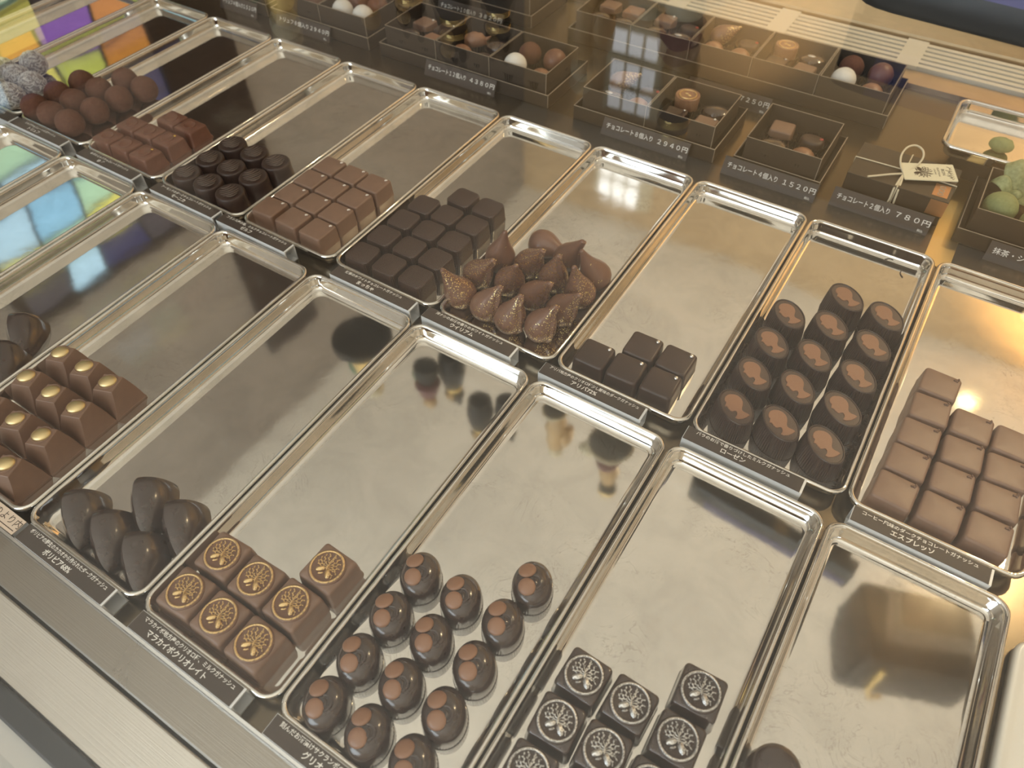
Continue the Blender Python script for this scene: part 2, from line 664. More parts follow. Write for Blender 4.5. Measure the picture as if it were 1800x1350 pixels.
slab('floor', -1700, -3100, -960, 2700, 2700, -900, M['floor'])
slab('ceiling', -1700, -3100, 2000, 2700, 2700, 2060, M['ceiling'])
slab('wall_back', -1700, 2600, -900, 2700, 2680, 2000, M['wall_back'])
slab('wall_left', -1690, -3100, -900, -1610, 2600, 2000, M['wall_left'])
slab('wall_right', 2600, -3100, -900, 2680, 2600, 2000, M['wall_right'])
slab('wall_front', -1700, -3180, -900, 2700, -3100, 2000, M['wall_right'])
slab('trim_1', -1612, 765, -900, -1596, 1010, 1650, M['dark_wood'])
slab('trim_2', -1612, 130, -900, -1596, 765, 285, M['dark_wood'])

# leaded glass window in the left wall
win = structure(empty('window_1', (-1606, 460, 620)))
fr = MB()
fr.box(-6, -330, -340, 16, -305, 340).box(-6, 305, -340, 16, 330, 340).box(-6, -305, 315, 16, 305, 340).box(-6, -305, -340, 16, 305, -315)
fr.build('window_frame', M['dark_wood'], win, smooth=False)
pal = {'lime': (0.50, 0.58, 0.13), 'lemon': (0.75, 0.72, 0.16), 'cyan': (0.25, 0.55, 0.85), 'sky': (0.42, 0.68, 0.92), 'mint': (0.42, 0.70, 0.52),
       'navy': (0.02, 0.025, 0.10), 'wine': (0.16, 0.03, 0.035), 'violet': (0.20, 0.09, 0.42), 'amber': (0.55, 0.24, 0.05), 'blue': (0.05, 0.06, 0.50), 'dusk': (0.05, 0.045, 0.06)}
for k, c in pal.items():
    M['pane_' + k] = emit('pane_' + k, c, 0.75)
rows = [['violet', 'blue', 'amber', 'violet', 'amber'],            # z rises row by row, y from front to back
        ['lime', 'lime', 'lemon', 'lime', 'amber'],
        ['lime', 'mint', 'lime', 'lemon', 'navy'],
        ['cyan', 'sky', 'cyan', 'wine', 'navy'],
        ['sky', 'cyan', 'mint', 'wine', 'dusk'],
        ['lemon', 'mint', 'lemon', 'dusk', 'navy'],
        ['dusk', 'sky', 'navy', 'dusk', 'navy']]
ny, nz = 5, 7
gp = {}
for i in range(ny + 1):
    for j in range(nz + 1):
        jy = 0 if i in (0, ny) else random.uniform(-22, 22)
        jz = 0 if j in (0, nz) else random.uniform(-18, 18)
        gp[i, j] = (-305 + 610 * i / ny + jy, -315 + 630 * j / nz + jz)
ld = MB()
names = list(pal)
pn = MB()
for i in range(ny):
    for j in range(nz):
        q = [gp[i, j], gp[i + 1, j], gp[i + 1, j + 1], gp[i, j + 1]]
        mi = names.index(rows[j][i])
        v = [(2, y, z) for y, z in q] + [(5, y, z) for y, z in q]
        pn.add(v, [(4, 5, 6, 7), (3, 2, 1, 0), (0, 1, 5, 4), (1, 2, 6, 5), (2, 3, 7, 6), (3, 0, 4, 7)], mi)
for (i, j), (y, z) in gp.items():
    for di, dj in ((1, 0), (0, 1)):
        if (i + di, j + dj) in gp:
            y2, z2 = gp[i + di, j + dj]
            ld.tube([(5, y, z), (5, y2, z2)], 4.5, 6)
pn.build('leaded_panes', [M['pane_' + k] for k in names], win, smooth=False)
ld.build('leading', M['leading'], win)

# recessed lamps of the ceiling and a bright window on the back wall
lamp = MB().revolve([(70, 0), (70, -10), (58, -12), (54, -4)], 28)
for k, (x, y, lab) in enumerate([(768, 2290, 'round recessed ceiling lamp reflected beside the espresso squares')]):
    r = empty('ceiling_lamp', (x, y, 2000))
    MB().revolve([(48, 0), (48, -9), (38, -12), (35, -3)], 28).build('lamp_ring', M['lip'], r)
    MB().revolve([(34, -2.5), (34, -6), (25, -7)], 28).build('lamp_lens', M['lamp_glow'], r)
    tag(r, lab, 'lamp')
w2 = structure(empty('window_2', (-1010, 2600, 1690)))
MB().box(-150, -14, -190, 150, -2, 190).box(-160, -18, -200, -150, 0, 200).build('window_frame', M['cream_gloss'], w2, smooth=False)
p2 = MB()
for x in (-135, -60, 15):
    for z in (-175, -40, 85):
        p2.box(x, -17, z, x + 60, -14, z + 95)
p2.build('window_panes', M['window_glow'], w2, smooth=False)

# ------------------------------------------------------------------ the display case
case = empty('display_case', (0, 0, 0))
tag(case, 'chocolate display case with bronze steel deck, brushed front rail and curved glass', 'display case')
X0, X1 = -1250, 560
MB().box(X0, -289.5, -8, X1, 594, 0).build('deck', M['deck'], case, smooth=False)
MB().box(X0, -291, -8, X1, -289.2, 13.4).build('front_edge', M['lip'], case, smooth=False)
rl = MB()
rl.loft([[(x, -291.2, -8), (x, -291.2, 11.6), (x, -292.4, 12.2), (x, -312.2, 9.0), (x, -313.2, 8), (x, -313.2, -8)] for x in (X0, X1)], True, False)
rl.build('front_rail', M['rail_dark'], case, smooth=False)
MB().box(X0, -315.2, -8, X1, -313.2, 2).build('rail_groove', M['gasket'], case, smooth=False)
sl = MB()
sl.loft([[(x, -315.2, -8), (x, -315.2, 7.8), (x, -316.2, 8.6), (x, -346.0, 7.0), (x, -347.2, 6), (x, -347.2, -8)] for x in (X0, X1)], True, False)
sl.build('front_sill', M['rail_bright'], case, smooth=False)
MB().loft([[(x, -347.2, -8), (x, -347.2, 8.6), (x, -348.0, 9.4), (x, -358.6, 7.6), (x, -360, 6), (x, -360, -8)] for x in (X0, X1)], True, False).build('black_gasket', M['gasket'], case, smooth=False)
MB().box(X0, -470, -870, X1, -360, 3).build('cabinet_front', M['cabinet'], case, smooth=False)
MB().box(X0, -360, -870, X1, 800, -8).build('cabinet_body', M['cabinet'], case, smooth=False)
MB().box(X0, 594, -8, X1, 626, 6).build('rear_plate', M['ledge'], case, smooth=False)
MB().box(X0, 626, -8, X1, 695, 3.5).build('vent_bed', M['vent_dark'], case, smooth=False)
for k in range(6):
    y = 629.5 + k * 11
    MB().box(X0, y, 3.5, X1, y + 6.6, 9.5).build('vent_slat', M['vent'], case, smooth=False)
for x in (-560, -430, -300, -170, -38, 118, 270):
    MB().box(x - 12, 627, 3.4, x + 12, 694, 10.2).build('vent_rib', M['vent'], case, smooth=False)
MB().loft([[(x, 695, -8), (x, 695, 12), (x, 697, 14), (x, 722, 14), (x, 724, 11), (x, 768, 11), (x, 768, -8)] for x in (X0, X1)], True, False).build('rear_ledge', M['ledge'], case, smooth=False)
MB().box(X0, 768, -8, X1, 776, 60).build('rear_panel', M['ledge'], case, smooth=False)
gprof = [(-376, 3.2), (-376, 100), (-376, 190), (-370, 220), (-352, 240), (-324, 249), (-294, 250), (-100, 250), (110, 250), (780, 250)]
fine = []
for a in range(len(gprof) - 1):
    p0, p1, p2_, p3 = gprof[max(a - 1, 0)], gprof[a], gprof[a + 1], gprof[min(a + 2, len(gprof) - 1)]
    for s in range(6):
        t = s / 6
        fine.append(tuple(0.5 * (2 * p1[i] + (p2_[i] - p0[i]) * t + (2 * p0[i] - 5 * p1[i] + 4 * p2_[i] - p3[i]) * t * t + (3 * p1[i] - p0[i] - 3 * p2_[i] + p3[i]) * t ** 3) for i in (0, 1)))
fine = [p for p in fine if p[0] < 100] + [(100, 250), (780, 250)]
inner = []
for i, p in enumerate(fine):
    a, b = fine[max(i - 1, 0)], fine[min(i + 1, len(fine) - 1)]
    d = Vector((b[0] - a[0], b[1] - a[1])).normalized()
    inner.append((p[0] + d.y * 5, p[1] - d.x * 5))
loop = fine + inner[::-1]
gm = MB()
gm.loft([[(x, y, z) for y, z in loop] for x in (X0, X1)], False, False)
gm.build('curved_glass', M['glass'], case, angle=30)

# ------------------------------------------------------------------ trays
PITCH, TL, GAPB, SHB = 110.0, 277.46, 15.85, 4.35


def tray_mesh(w, d, h, rc):
    out = [(0.0, h - 3.0), (0.0, h - 1.6), (0.5, h - 0.5), (1.5, h), (2.6, h - 0.3), (3.3, h - 1.4), (3.9, h - 4.0), (4.6, h - 8.0), (5.5, FLOOR + 1.4), (6.7, FLOOR + 0.35), (8.4, FLOOR), (9.6, FLOOR)]
    m = MB()
    rings = []
    n = 7
    under = [(8.4, 0.5), (6.2, 0.5), (4.6, 2.0), (3.1, h - 6), (2.2, h - 1.4), (0.9, h - 2.0), (0.5, h - 3.0)]
    for off, z in under + out:
        rings.append(rr(w - 2 * off, d - 2 * off, max(1.5, rc - off * 0.75), z, n))
    m.loft(rings, True, False)
    last = rings[-1]
    m.add(last, [tuple(range(len(last)))])
    return m


tray_row = tray_mesh(108.6, TL - 0.8, 14.0, 11)
TRAY = {}
TRAYS_A = {-6: 'empty steel tray far along the front row, beyond the stained glass reflections',
           -5: 'empty steel front-row tray mirroring green and yellow leaded glass',
           -4: 'steel front-row tray mirroring pale blue glass, with two wedge chocolates',
           -3: 'steel tray under the gold-domed milk chocolate pyramids',
           -2: 'steel tray under the five glossy dark wedge chocolates',
           -1: 'steel tray under the seven milk squares with gold medallions',
           0: 'steel tray under the dark ovals with paired milk discs',
           1: 'steel tray under the dark squares with silver medallions',
           2: 'nearly empty steel tray beside the white dish, one dark chocolate in it'}
TRAYS_B = {-9: 'empty steel back-row tray farthest from the espresso squares', -8: 'empty steel back-row tray next to the coconut truffles',
           -7: 'steel tray holding white coconut truffles', -6: 'steel tray holding eleven cocoa-dusted truffles',
           -5: 'steel tray holding eight milk squares with raised discs and gold leaf', -4: 'steel tray holding nine round dark chocolates with curved ridges',
           -3: 'steel tray holding twelve milk squares with salt crystals', -2: 'steel tray holding fourteen finely ribbed dark squares',
           -1: 'steel tray holding fifteen gold-flecked chocolate pears', 0: 'steel tray holding five dark squares with silver beads',
           1: 'steel tray holding fourteen dark ovals with cameo heads', 2: 'steel tray holding milk squares topped with cocoa nibs'}
first_tray = None
for row, dct in (('A', TRAYS_A), ('B', TRAYS_B)):
    for i, lab in dct.items():
        cx = (i + 0.5) * PITCH + (SHB if row == 'B' else 0)
        cy = -TL / 2 if row == 'A' else GAPB + TL / 2
        if first_tray is None:
            first_tray = o = tray_row.build('steel_tray', M['tray'], angle=60)
        else:
            o = first_tray.copy()
            COL.objects.link(o)
        o.location = (cx * S, cy * S, 0)
        o.rotation_euler = (0, 0, math.radians(random.uniform(-0.12, 0.12)))
        tag(o, lab, 'tray', 'steel trays in two rows')

# ------------------------------------------------------------------ name cards on square steel tubes between the rows
holder_mb = MB()
HW, HH = 84.0, 15.8
holder_mb.box(0, 0, 0, HW, 1, HH).box(0, 11, 0, HW, 12, HH).box(0, 1, 0, HW, 11, 1).box(0, 1, HH - 1, HW, 11, HH)


def card_holder(x, y, l1, l2, label, s1=None, s2=4.6, x2=0.36):
    r = empty('name_card_holder', (x, y, 0))
    holder_mb.build('steel_tube', M['holder'], r, smooth=False)
    MB().box(0.4, 0.2, HH, HW - 1.6, 11.6, HH + 0.5).build('card', M['card'], r, smooth=False)
    n = len(l1)
    w1 = min(73, n * 3.3)
    text('lettering', l1, 3.3, (5 + max(0, (70 - w1) / 2), 8.9, HH + 0.56), r, M['ink'], width=w1, bold=0.05)
    w2 = sum(0.62 if ord(ch) < 128 else 1.0 for ch in l2) * s2
    text('lettering', l2, s2, (HW * x2 - w2 * 0.22, 3.9, HH + 0.56), r, M['ink'], width=w2 * 0.94, bold=0.09)
    return tag(r, label, 'name card', 'name cards on steel tubes')


B0 = 1.6
card_holder(-730, B0, 'ココナッツのホワイトガナッシュ', 'ココ', 'brown name card in front of the white coconut truffles')
card_holder(-645, B0, 'ミルクチョコレートのガナッシュ', 'トリュフ', 'brown name card in front of the cocoa-dusted truffles')
card_holder(-536, B0, 'ゆずのミルクチョコレートガナッシュ', 'ゆず', 'brown name card in front of the milk squares with gold leaf')
card_holder(-427, B0, 'アーモンドのダークチョコレートガナッシュ', 'モーニカ', 'brown name card in front of the ridged round chocolates')
card_holder(-338, B0, 'フランス産の塩、ミルクチョコレートガナッシュ', 'ゼルフ', 'brown name card in front of the salted milk squares')
card_holder(-203, B0, '抹茶のホワイトチョコレートガナッシュ', 'まっちゃ', 'brown name card in front of the ribbed dark squares')
card_holder(-108, B0 + 1, '洋ナシのお酒の香りのホワイトガナッシュ', 'ウイリアム', 'brown name card in front of the chocolate pears')
card_holder(1, B0, 'アリバ地方産のクリオロ種少し酸味のダークガナッシュ', 'アリバ72%', 'brown name card reading 72% before the silver-beaded dark squares')
card_holder(115.5, B0 + 2, 'バラのお酒で香りづけしたミルクガナッシュ', 'ローゼン', 'brown name card in front of the cameo ovals')
card_holder(231, B0, 'コーヒー風味のダークチョコレートガナッシュ', 'エスプレッソ', 'brown name card in front of the squares with cocoa nibs')
A0 = -289.0
card_holder(-208, A0, 'ボリビアの野生のカカオから作られたダークガナッシュ', 'ボリビア68%', 'brown name card reading 68% before the dark wedge chocolates')
card_holder(-101, A0, 'マラカイボ地方産のクリオロ種、ミルクガナッシュ', 'マラカイボクリオレイト', 'brown name card before the gold-medallion milk squares', x2=0.28)
card_holder(6, A0, '刻んだお酒漬けサクランボのダークガナッシュ', 'グリオット', 'brown name card before the ovals with paired discs, partly cut off')

# handwritten peach price slip beside the 68% card
sl = empty('paper_slip', (-252, -288.6, 0))
tag(sl, 'peach paper slip with handwriting at the edge beside the 68% card', 'paper slip')
MB().box(0, 0, 0, 38, 10.6, 12.6).build('slip_block', M['holder'], sl, smooth=False)
MB().box(0, -0.2, 12.6, 38.4, 10.6, 13.2).build('slip', M['paper'], sl, smooth=False)
text('handwriting', 'このより内', 6.2, (5, 6.2, 13.26), sl, M['black_ink'], width=32)
MB().box(2, 1.7, 13.2, 37, 2.2, 13.26).build('pen_line', M['black_ink'], sl, smooth=False)

# ------------------------------------------------------------------ chocolates
def bonbon_mb(w, d, h, rc, r, foot=0.5, taper=0.4, dome=0.5, pinch=0.0, bulge=0.0, n=6):
    """soft square bonbon standing on z = 0"""
    m = MB()
    rings = []

    def ring(ww, dd, cc, z):
        pts = rr(ww, dd, cc, z, n)
        if pinch or bulge:
            q = []
            for x, y, zz in pts:
                a = math.atan2(y, x)
                k = 1 + pinch * -math.cos(4 * a) * 0.5 + bulge * (abs(math.cos(2 * a)) - 0.5)
                q.append((x * k, y * k, zz))
            pts = q
        return pts
    rings.append(ring(w + 2 * foot, d + 2 * foot, rc + foot, 0))
    rings.append(ring(w + 2 * foot, d + 2 * foot, rc + foot, 0.6))
    rings.append(ring(w + 0.2, d + 0.2, rc, 1.8))
    rings.append(ring(w - taper * 0.5, d - taper * 0.5, rc, h * 0.55))
    for k in range(6):
        a = PI / 2 * k / 5
        ins = r * (1 - math.cos(a)) + taper
        rings.append(ring(w - 2 * ins, d - 2 * ins, max(0.6, rc + 0.5 - ins * 0.4), h - r + r * math.sin(a)))
    for f, z in ((0.72, 0.6), (0.4, 0.9)):
        rings.append(ring((w - 2 * r - 2 * taper) * f, (d - 2 * r - 2 * taper) * f, rc * f, h + dome * z))
    m.loft(rings, True, True)
    return m


ROWS = ['front row next to its card', 'second row from its card', 'third row from its card', 'fourth row from its card', 'fifth row from its card']
C3 = ['left column', 'middle column', 'right column']


def jit(a):
    return random.uniform(-a, a)


# milk squares with salt crystals
p = empty('salted_milk_square')
bonbon_mb(25.6, 25.0, 15.2, 2.2, 1.7).build('body', M['milk'], p)
sm = MB()
for q in range(3):
    sm.ball((8 + jit(1.4), 9 + jit(0.7) - q * 0.3, 15.6), 0.75 + jit(0.3), 0.8, 0.65, 6, 4)
sm.build('salt_crystal', M['salt'], p, angle=20)
G_SALT = [(-310.0, 41.5), (-280.4, 40.7), (-251.2, 40.2), (-307.5, 67), (-279.6, 66.5), (-252.4, 66.3), (-307.6, 93.4), (-280.2, 92.8), (-252.5, 92.6), (-306.6, 119.4), (-278.9, 119.2), (-251.6, 119.4)]
for k, (x, y) in enumerate(G_SALT):
    place(p, (x, y, FLOOR), jit(0.03), 'milk chocolate square with white salt crystals, %s, %s' % (ROWS[k // 3], C3[k % 3]), 'chocolate', 'salted milk squares')

# finely ribbed dark squares
p = empty('ribbed_dark_square')
bonbon_mb(25.4, 25.4, 15.4, 4.5, 1.6, bulge=0.05, n=8).build('body', M['dark_ribbed'], p)
G = [(-195.9, 36.5), (-166.9, 36.6), (-138.9, 36.6), (-194.9, 64.4), (-166.2, 64.1), (-138.2, 63.4), (-193.8, 91.4), (-165.9, 90.9), (-138.0, 90.6), (-191.4, 118.4), (-164.6, 117.6), (-137.2, 117.2), None, (-166.6, 146.0), (-138.9, 145.4)]
for k, q in enumerate(G):
    if q:
        place(p, (q[0], q[1], FLOOR), jit(0.05), 'dark chocolate square with finely ribbed top, %s, %s' % (ROWS[k // 3], C3[k % 3]), 'chocolate', 'ribbed dark squares')

# milk squares with raised disc, two with gold leaf
def disc_square(gold):
    p = empty('disc_milk_square')
    m = MB()
    rings = [rr(29.5, 27.5, 2.5, 0), rr(29.5, 27.5, 2.5, 1), rr(27.6, 25.4, 2.2, 2.2), rr(25.5, 22.2, 2.0, 13), rr(24.8, 21.4, 2.0, 14.2), rr(23, 19.6, 2, 14.9), rr(14, 12, 3, 15.1)]
    m.loft(rings)
    m.build('body', M['milk_red'], p)
    MB().revolve([(6.6, 14.8), (6.6, 15.5), (6.0, 15.9), (5.2, 15.6), (0.5, 15.6)], 28).build('raised_disc', M['milk_red'], p)
    if gold:
        MB().ball((3.2, 6.6, 15.9), 1.6, 1.3, 0.6, 7, 5, fn=lambda q: 1 + 0.3 * noise.noise(q * 3)).build('gold_flake', M['gold_leaf'], p, angle=15)
    return p


pa, pb = disc_square(False), disc_square(True)
G = [(-534.5, 39.5), (-506.7, 39.6), (-478.0, 39.4), (-532.5, 67.8), (-505.0, 67.9), (-478.0, 68.0), None, (-505.2, 97.2), (-477.6, 96.8)]
for k, q in enumerate(G):
    if q:
        g = k in (2, 5)
        place(pb if g else pa, (q[0], q[1], FLOOR), jit(0.03), 'milk square with raised disc%s, %s, %s' % (' and gold leaf' if g else '', ROWS[k // 3], C3[k % 3]), 'chocolate', 'milk squares with raised discs')

# round dark chocolates with curved ridges
p = empty('ridged_round_chocolate')
MB().revolve([(14.9, 0), (14.9, 0.8), (14.5, 1.6), (14.0, 13), (13.8, 16.0), (13.3, 17.1), (12.6, 17.6), (12.0, 17.6), (11.5, 17.35), (8, 17.6), (0.5, 17.8)], 44).build('body', M['dark'], p, angle=50)
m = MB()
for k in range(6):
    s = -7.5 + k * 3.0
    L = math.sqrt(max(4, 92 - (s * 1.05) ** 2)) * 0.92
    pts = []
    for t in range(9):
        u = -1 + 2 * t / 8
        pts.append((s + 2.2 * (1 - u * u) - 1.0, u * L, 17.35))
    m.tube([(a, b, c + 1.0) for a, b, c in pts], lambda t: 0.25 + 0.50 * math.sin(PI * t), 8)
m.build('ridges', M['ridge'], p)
G = [(-413.1, 35.6), (-384.3, 36.0), (-354.4, 35.6), (-412.3, 64.4), (-383.3, 64.7), (-353.8, 64.8), (-411.9, 94.0), (-381.8, 94.2), (-352.4, 93.8)]
for k, (x, y) in enumerate(G):
    place(p, (x, y, FLOOR), -0.35 + jit(0.06), 'round dark chocolate with curved ridges on top, %s, %s' % (ROWS[k // 3], C3[k % 3]), 'chocolate', 'ridged round chocolates')

# cocoa truffles
def lump(q):
    return 1 + 0.022 * noise.noise(q * 2.1) + 0.012 * noise.noise(q * 5)


p = MB().ball((0, 0, 13.7), 14.0, 14.0, 13.8, 32, 20, fn=lump).build('cocoa_truffle', M['cocoa'])
G = [(-649.4, 35.7), (-621.0, 35.6), (-590.6, 35.4), (-651.0, 65.2), (-621.9, 64.5), (-587.8, 64.6), (-648.8, 95.0), (-618.8, 94.2), (-585.5, 93.9), (-612.0, 123.4), (-578.7, 122.4)]
T = ['first from the coconut truffles in the row at the card', 'second from the coconut truffles in the row at the card', 'third from the coconut truffles in the row at the card',
     'second row, nearest the coconut truffles', 'second row, in the middle', 'second row, nearest the gold leaf squares',
     'third row, nearest the coconut truffles', 'third row, in the middle', 'third row, beside the rim shared with the gold leaf squares', 'last row, the one farther from that rim', 'last row, at the far end beside the rim']
for k, (x, y) in enumerate(G):
    o = place(p, (x, y, FLOOR), jit(3), 'cocoa-dusted truffle, ' + T[k], 'truffle', 'cocoa truffles')

# coconut truffles
p = empty('coconut_truffle')
MB().ball((0, 0, 13.5), 13.4, 13.4, 13.4, 24, 16, fn=lump).build('core', M['coco_core'], p)
m = MB()
rc = random.Random(3)
for k in range(420):
    z = rc.uniform(-0.85, 1)
    a = rc.uniform(0, 2 * PI)
    q = Vector((math.sqrt(1 - z * z) * math.cos(a), math.sqrt(1 - z * z) * math.sin(a), z))
    t = q.orthogonal().normalized()
    t = Matrix.Rotation(rc.uniform(0, 2 * PI), 3, q) @ t
    w = q.cross(t)
    L = rc.uniform(1.2, 2.6)
    c = q * 13.6 + Vector((0, 0, 13.5))
    m.tube([c - t * L, c + q * rc.uniform(0.2, 0.9), c + t * L + q * rc.uniform(-0.3, 0.8)], 0.28, 4)
m.build('coconut_flakes', M['white_choc'], p, angle=80)
T = ['largest at the card', 'touching the cocoa truffles at the card end', 'second row, in the middle', 'second row, cut by the picture edge', 'first row, cut by the picture edge', 'behind the others, cut by the picture edge']
for k, (x, y) in enumerate([(-692.1, 35.5), (-693.0, 63.5), (-721.5, 64.0), (-749.5, 66.0), (-721.0, 35.0), (-735.0, 93.5)]):
    place(p, (x, y, FLOOR), jit(3), 'white coconut-coated truffle, ' + T[k], 'truffle', 'coconut truffles')

# plain dark squares with a silver bead
p = empty('beaded_dark_square')
bonbon_mb(25.6, 25.6, 15.6, 2.6, 2.0).build('body', M['dark'], p)
MB().ball((8.2, 8.4, 16.3), 1.75, 1.75, 1.2, 12, 8, fn=lambda q: 1 + 0.12 * noise.noise(q * 2.5)).build('silver_bead', M['silver_bead'], p)
T = ['front row at the pear tray side', 'front row, in the middle', 'front row corner next to the cameo ovals', 'second row, behind the middle one', 'second row next to the cameo ovals']
for k, (x, y) in enumerate([(28.2, 39.6), (55.2, 39.4), (82.6, 40.2), (56.0, 66.0), (83.2, 66.4)]):
    place(p, (x, y, FLOOR), jit(0.04), 'plain dark square with silver bead, ' + T[k], 'chocolate', 'dark squares with silver beads')

# squares with cocoa nibs
p = empty('nib_milk_square')
bonbon_mb(26.4, 25.4, 15.4, 2.4, 1.9).build('body', M['milk'], p)
m = MB()
for q in range(4):
    m.ball((8.4 + jit(1.6), 9.2 + jit(1.3), 15.9 + jit(0.3)), 1.3, 0.8, 0.7, 6, 4, Matrix.Rotation(jit(3), 3, 'Z'), fn=lambda v: 1 + 0.4 * noise.noise(v * 4))
m.build('cocoa_nibs', M['nib'], p, angle=15)
G = [(250.3, 38.4), (278.9, 37.4), (307.6, 37.7), (252.0, 65.2), (280.3, 64.6), (308.3, 65.0), (253.3, 91.6), (281.6, 91.7), (309.0, 91.7), (254.6, 119.0), (282.4, 118.8), (309.6, 118.4), (255.4, 146.2)]
for k, (x, y) in enumerate(G):
    place(p, (x, y, FLOOR), jit(0.05), 'milk chocolate square topped with cocoa nibs, %s, %s' % (ROWS[k // 3], C3[k % 3]), 'chocolate', 'milk squares with cocoa nibs')

# twisted pyramids with a gold dome
p = empty('gold_domed_pyramid')
m = MB()
rings = [rr(27.6, 27.6, 0.8, 0, 2), rr(27.6, 27.6, 0.8, 1.4, 2), rr(27.0, 27.0, 0.6, 1.5, 2)]
for k in range(1, 13):
    t = k / 12
    w = 27.0 + (15.2 - 27.0) * t
    rings.append(rr(w, w, 0.6, 1.5 + 19.5 * t, 2, rot=math.radians(20 * t)))
rings.append(rr(14.4, 14.4, 0.5, 21.4, 2, rot=math.radians(20)))
m.loft(rings)
m.build('body', M['milk'], p, angle=25)
MB().ball((-1.2, 0.9, 21.3), 6.7, 5.5, 3.0, 24, 14, Matrix.Rotation(0.6, 3, 'Z')).build('gold_dome', M['gold_dome'], p)
MB().revolve([(7.1, 21.2), (7.1, 21.6), (6.6, 21.8), (6.0, 21.5)], 28, (-1.2, 0.9, 0)).build('dome_rim', M['milk'], p)
G = [(-309.4, -262), (-281.6, -261.9), (-253.6, -260.2), (-309.9, -234.6), (-281.4, -233.8), (-254.2, -232.6), (-309.6, -205.8), (-281.6, -205.4), (-254.4, -204.6), (-308.7, -177.8), (-281.6, -177.0), (-254.6, -177.4)]
for k, (x, y) in enumerate(G):
    if k == 0:
        continue
    place(p, (x - 0.3, y, FLOOR), jit(0.015), 'milk chocolate pyramid with gold dome, %s, %s' % (['row at the front rim', 'second row from the front rim', 'third row from the front rim', 'back row'][k // 3], C3[k % 3]), 'chocolate', 'gold-domed pyramids')

# glossy dark wedges
p = empty('dark_wedge')
m = MB()
rings = []
NS, NA = 20, 25
for i in range(NS + 1):
    t = i / NS
    y = 19.0 - 39.0 * t
    hw = 15.4 * max(0.0, 1 - t ** 3.0) ** 0.66 * (0.90 + 0.12 * math.sin(PI * min(1, t * 1.6 + 0.05)))
    hw = max(hw, 0.4)
    hh = 19.5 * (1 - 0.66 * t ** 2.0) * (0.93 + 0.07 * min(1, t / 0.10))
    if i == 0:
        hw, hh = hw * 0.93, hh * 0.93
    ring = []
    for k in range(NA):
        xs = 1 - 2 * k / (NA - 1)
        xs = math.copysign(abs(xs) ** 0.8, xs)
        R0 = -0.50
        if xs > R0:
            sz = max(0.0, 1 - ((xs - R0) / (1 - R0)) ** 2.3) ** 0.72
        else:
            sz = max(0.0, 1 - ((R0 - xs) / (1 + R0)) ** 1.25) ** 0.85
        ring.append((xs * hw, y + (1.2 if i == 0 else 0), sz * hh))
    rings.append(ring)
m.loft(rings, True, True)
m.build('body', M['dark_gloss'], p, angle=34)
T = ['nearest the pyramids', 'in the middle of the front three', 'in the front corner by its card end', 'behind, nearest the empty part of the tray', 'behind, beside the gold medallion squares']
for k, (x, y) in enumerate([(-187.5, -258.5), (-158.8, -258.5), (-129.2, -258.6), (-157.0, -229), (-125.4, -229)]):
    o = place(p, (x, y, FLOOR), math.radians(45) + jit(0.07), 'glossy dark wedge-shaped chocolate, ' + T[k], 'chocolate', 'dark wedges')
for k, (x, y, lab) in enumerate([(-352, -205, 'dark wedge-shaped chocolate at the picture edge, the larger one above the pyramids'), (-366, -178, 'dark wedge-shaped chocolate at the picture edge, mostly hidden behind another')]):
    place(p, (x, y, FLOOR), math.radians(45) + jit(0.07), lab, 'chocolate', 'dark wedges')


# medallion squares
def sprig_mb(z):
    m = MB()
    m.tube([(2.6, -7.2, z), (1.0, -4.0, z + .2), (0.2, -1.2, z + .3), (0.5, 2.2, z + .3), (1.6, 5.0, z + .2), (2.4, 7.4, z)], lambda t: 0.5 - 0.2 * t, 6)
    # feathery fronds: beads along curved ribs, longer and smoother on one side, dotted on the other
    for x0, y0, x1, y1, bend, r in ((0.2, -0.6, -6.6, 2.6, 1.2, 0.62), (0.2, 0.2, -5.6, 5.2, 1.3, 0.66), (0.3, 1.0, -3.4, 7.2, 1.2, 0.66), (0.5, 2.0, -0.6, 8.2, 0.7, 0.62),
                                    (0.6, 1.6, 3.0, 8.0, -0.5, 0.58), (0.6, 0.8, 5.6, 6.0, -0.9, 0.62), (0.5, 0.0, 7.0, 3.4, -0.9, 0.62), (0.4, -0.8, 7.4, 0.4, -0.9, 0.60), (1.4, -2.0, 6.8, -3.2, 0.9, 0.58), (1.6, -3.0, 5.0, -6.2, 0.8, 0.5)):
        d = Vector((x1 - x0, y1 - y0, 0))
        pn_ = Vector((-d.y, d.x, 0)).normalized()
        pts = []
        nb = max(4, int(d.length / 1.15))
        for q in range(nb + 1):
            t = q / nb
            pt = Vector((x0, y0, z + 0.1)) + d * t + pn_ * bend * math.sin(PI * t)
            pts.append(tuple(pt))
            if t > 0.28:
                side = (0.42 if q % 2 else -0.42)
                c = pt + pn_ * side
                m.ball(tuple(c), r * 1.25, r * 0.72, r * 0.8, 6, 4, Matrix.Rotation(math.atan2(d.y, d.x) + (0.5 if q % 2 else -0.5), 3, 'Z'))
        m.tube(pts, lambda t: 0.34 - 0.16 * t, 5)
    for x, y, a in ((-3.4, -1.9, 20), (2.0, -4.3, 108)):
        R = Matrix.Rotation(math.radians(a), 3, 'Z')
        m.ball((x, y, z + 0.35), 2.9, 1.65, 1.25, 14, 10, R, fn=lambda q: 1 + 0.10 * math.cos(5 * math.atan2(q.z, q.y)))
    m.ball((-2.5, -4.4, z + 0.2), 1.8, 0.7, 0.6, 8, 6, Matrix.Rotation(0.3, 3, 'Z'))
    return m


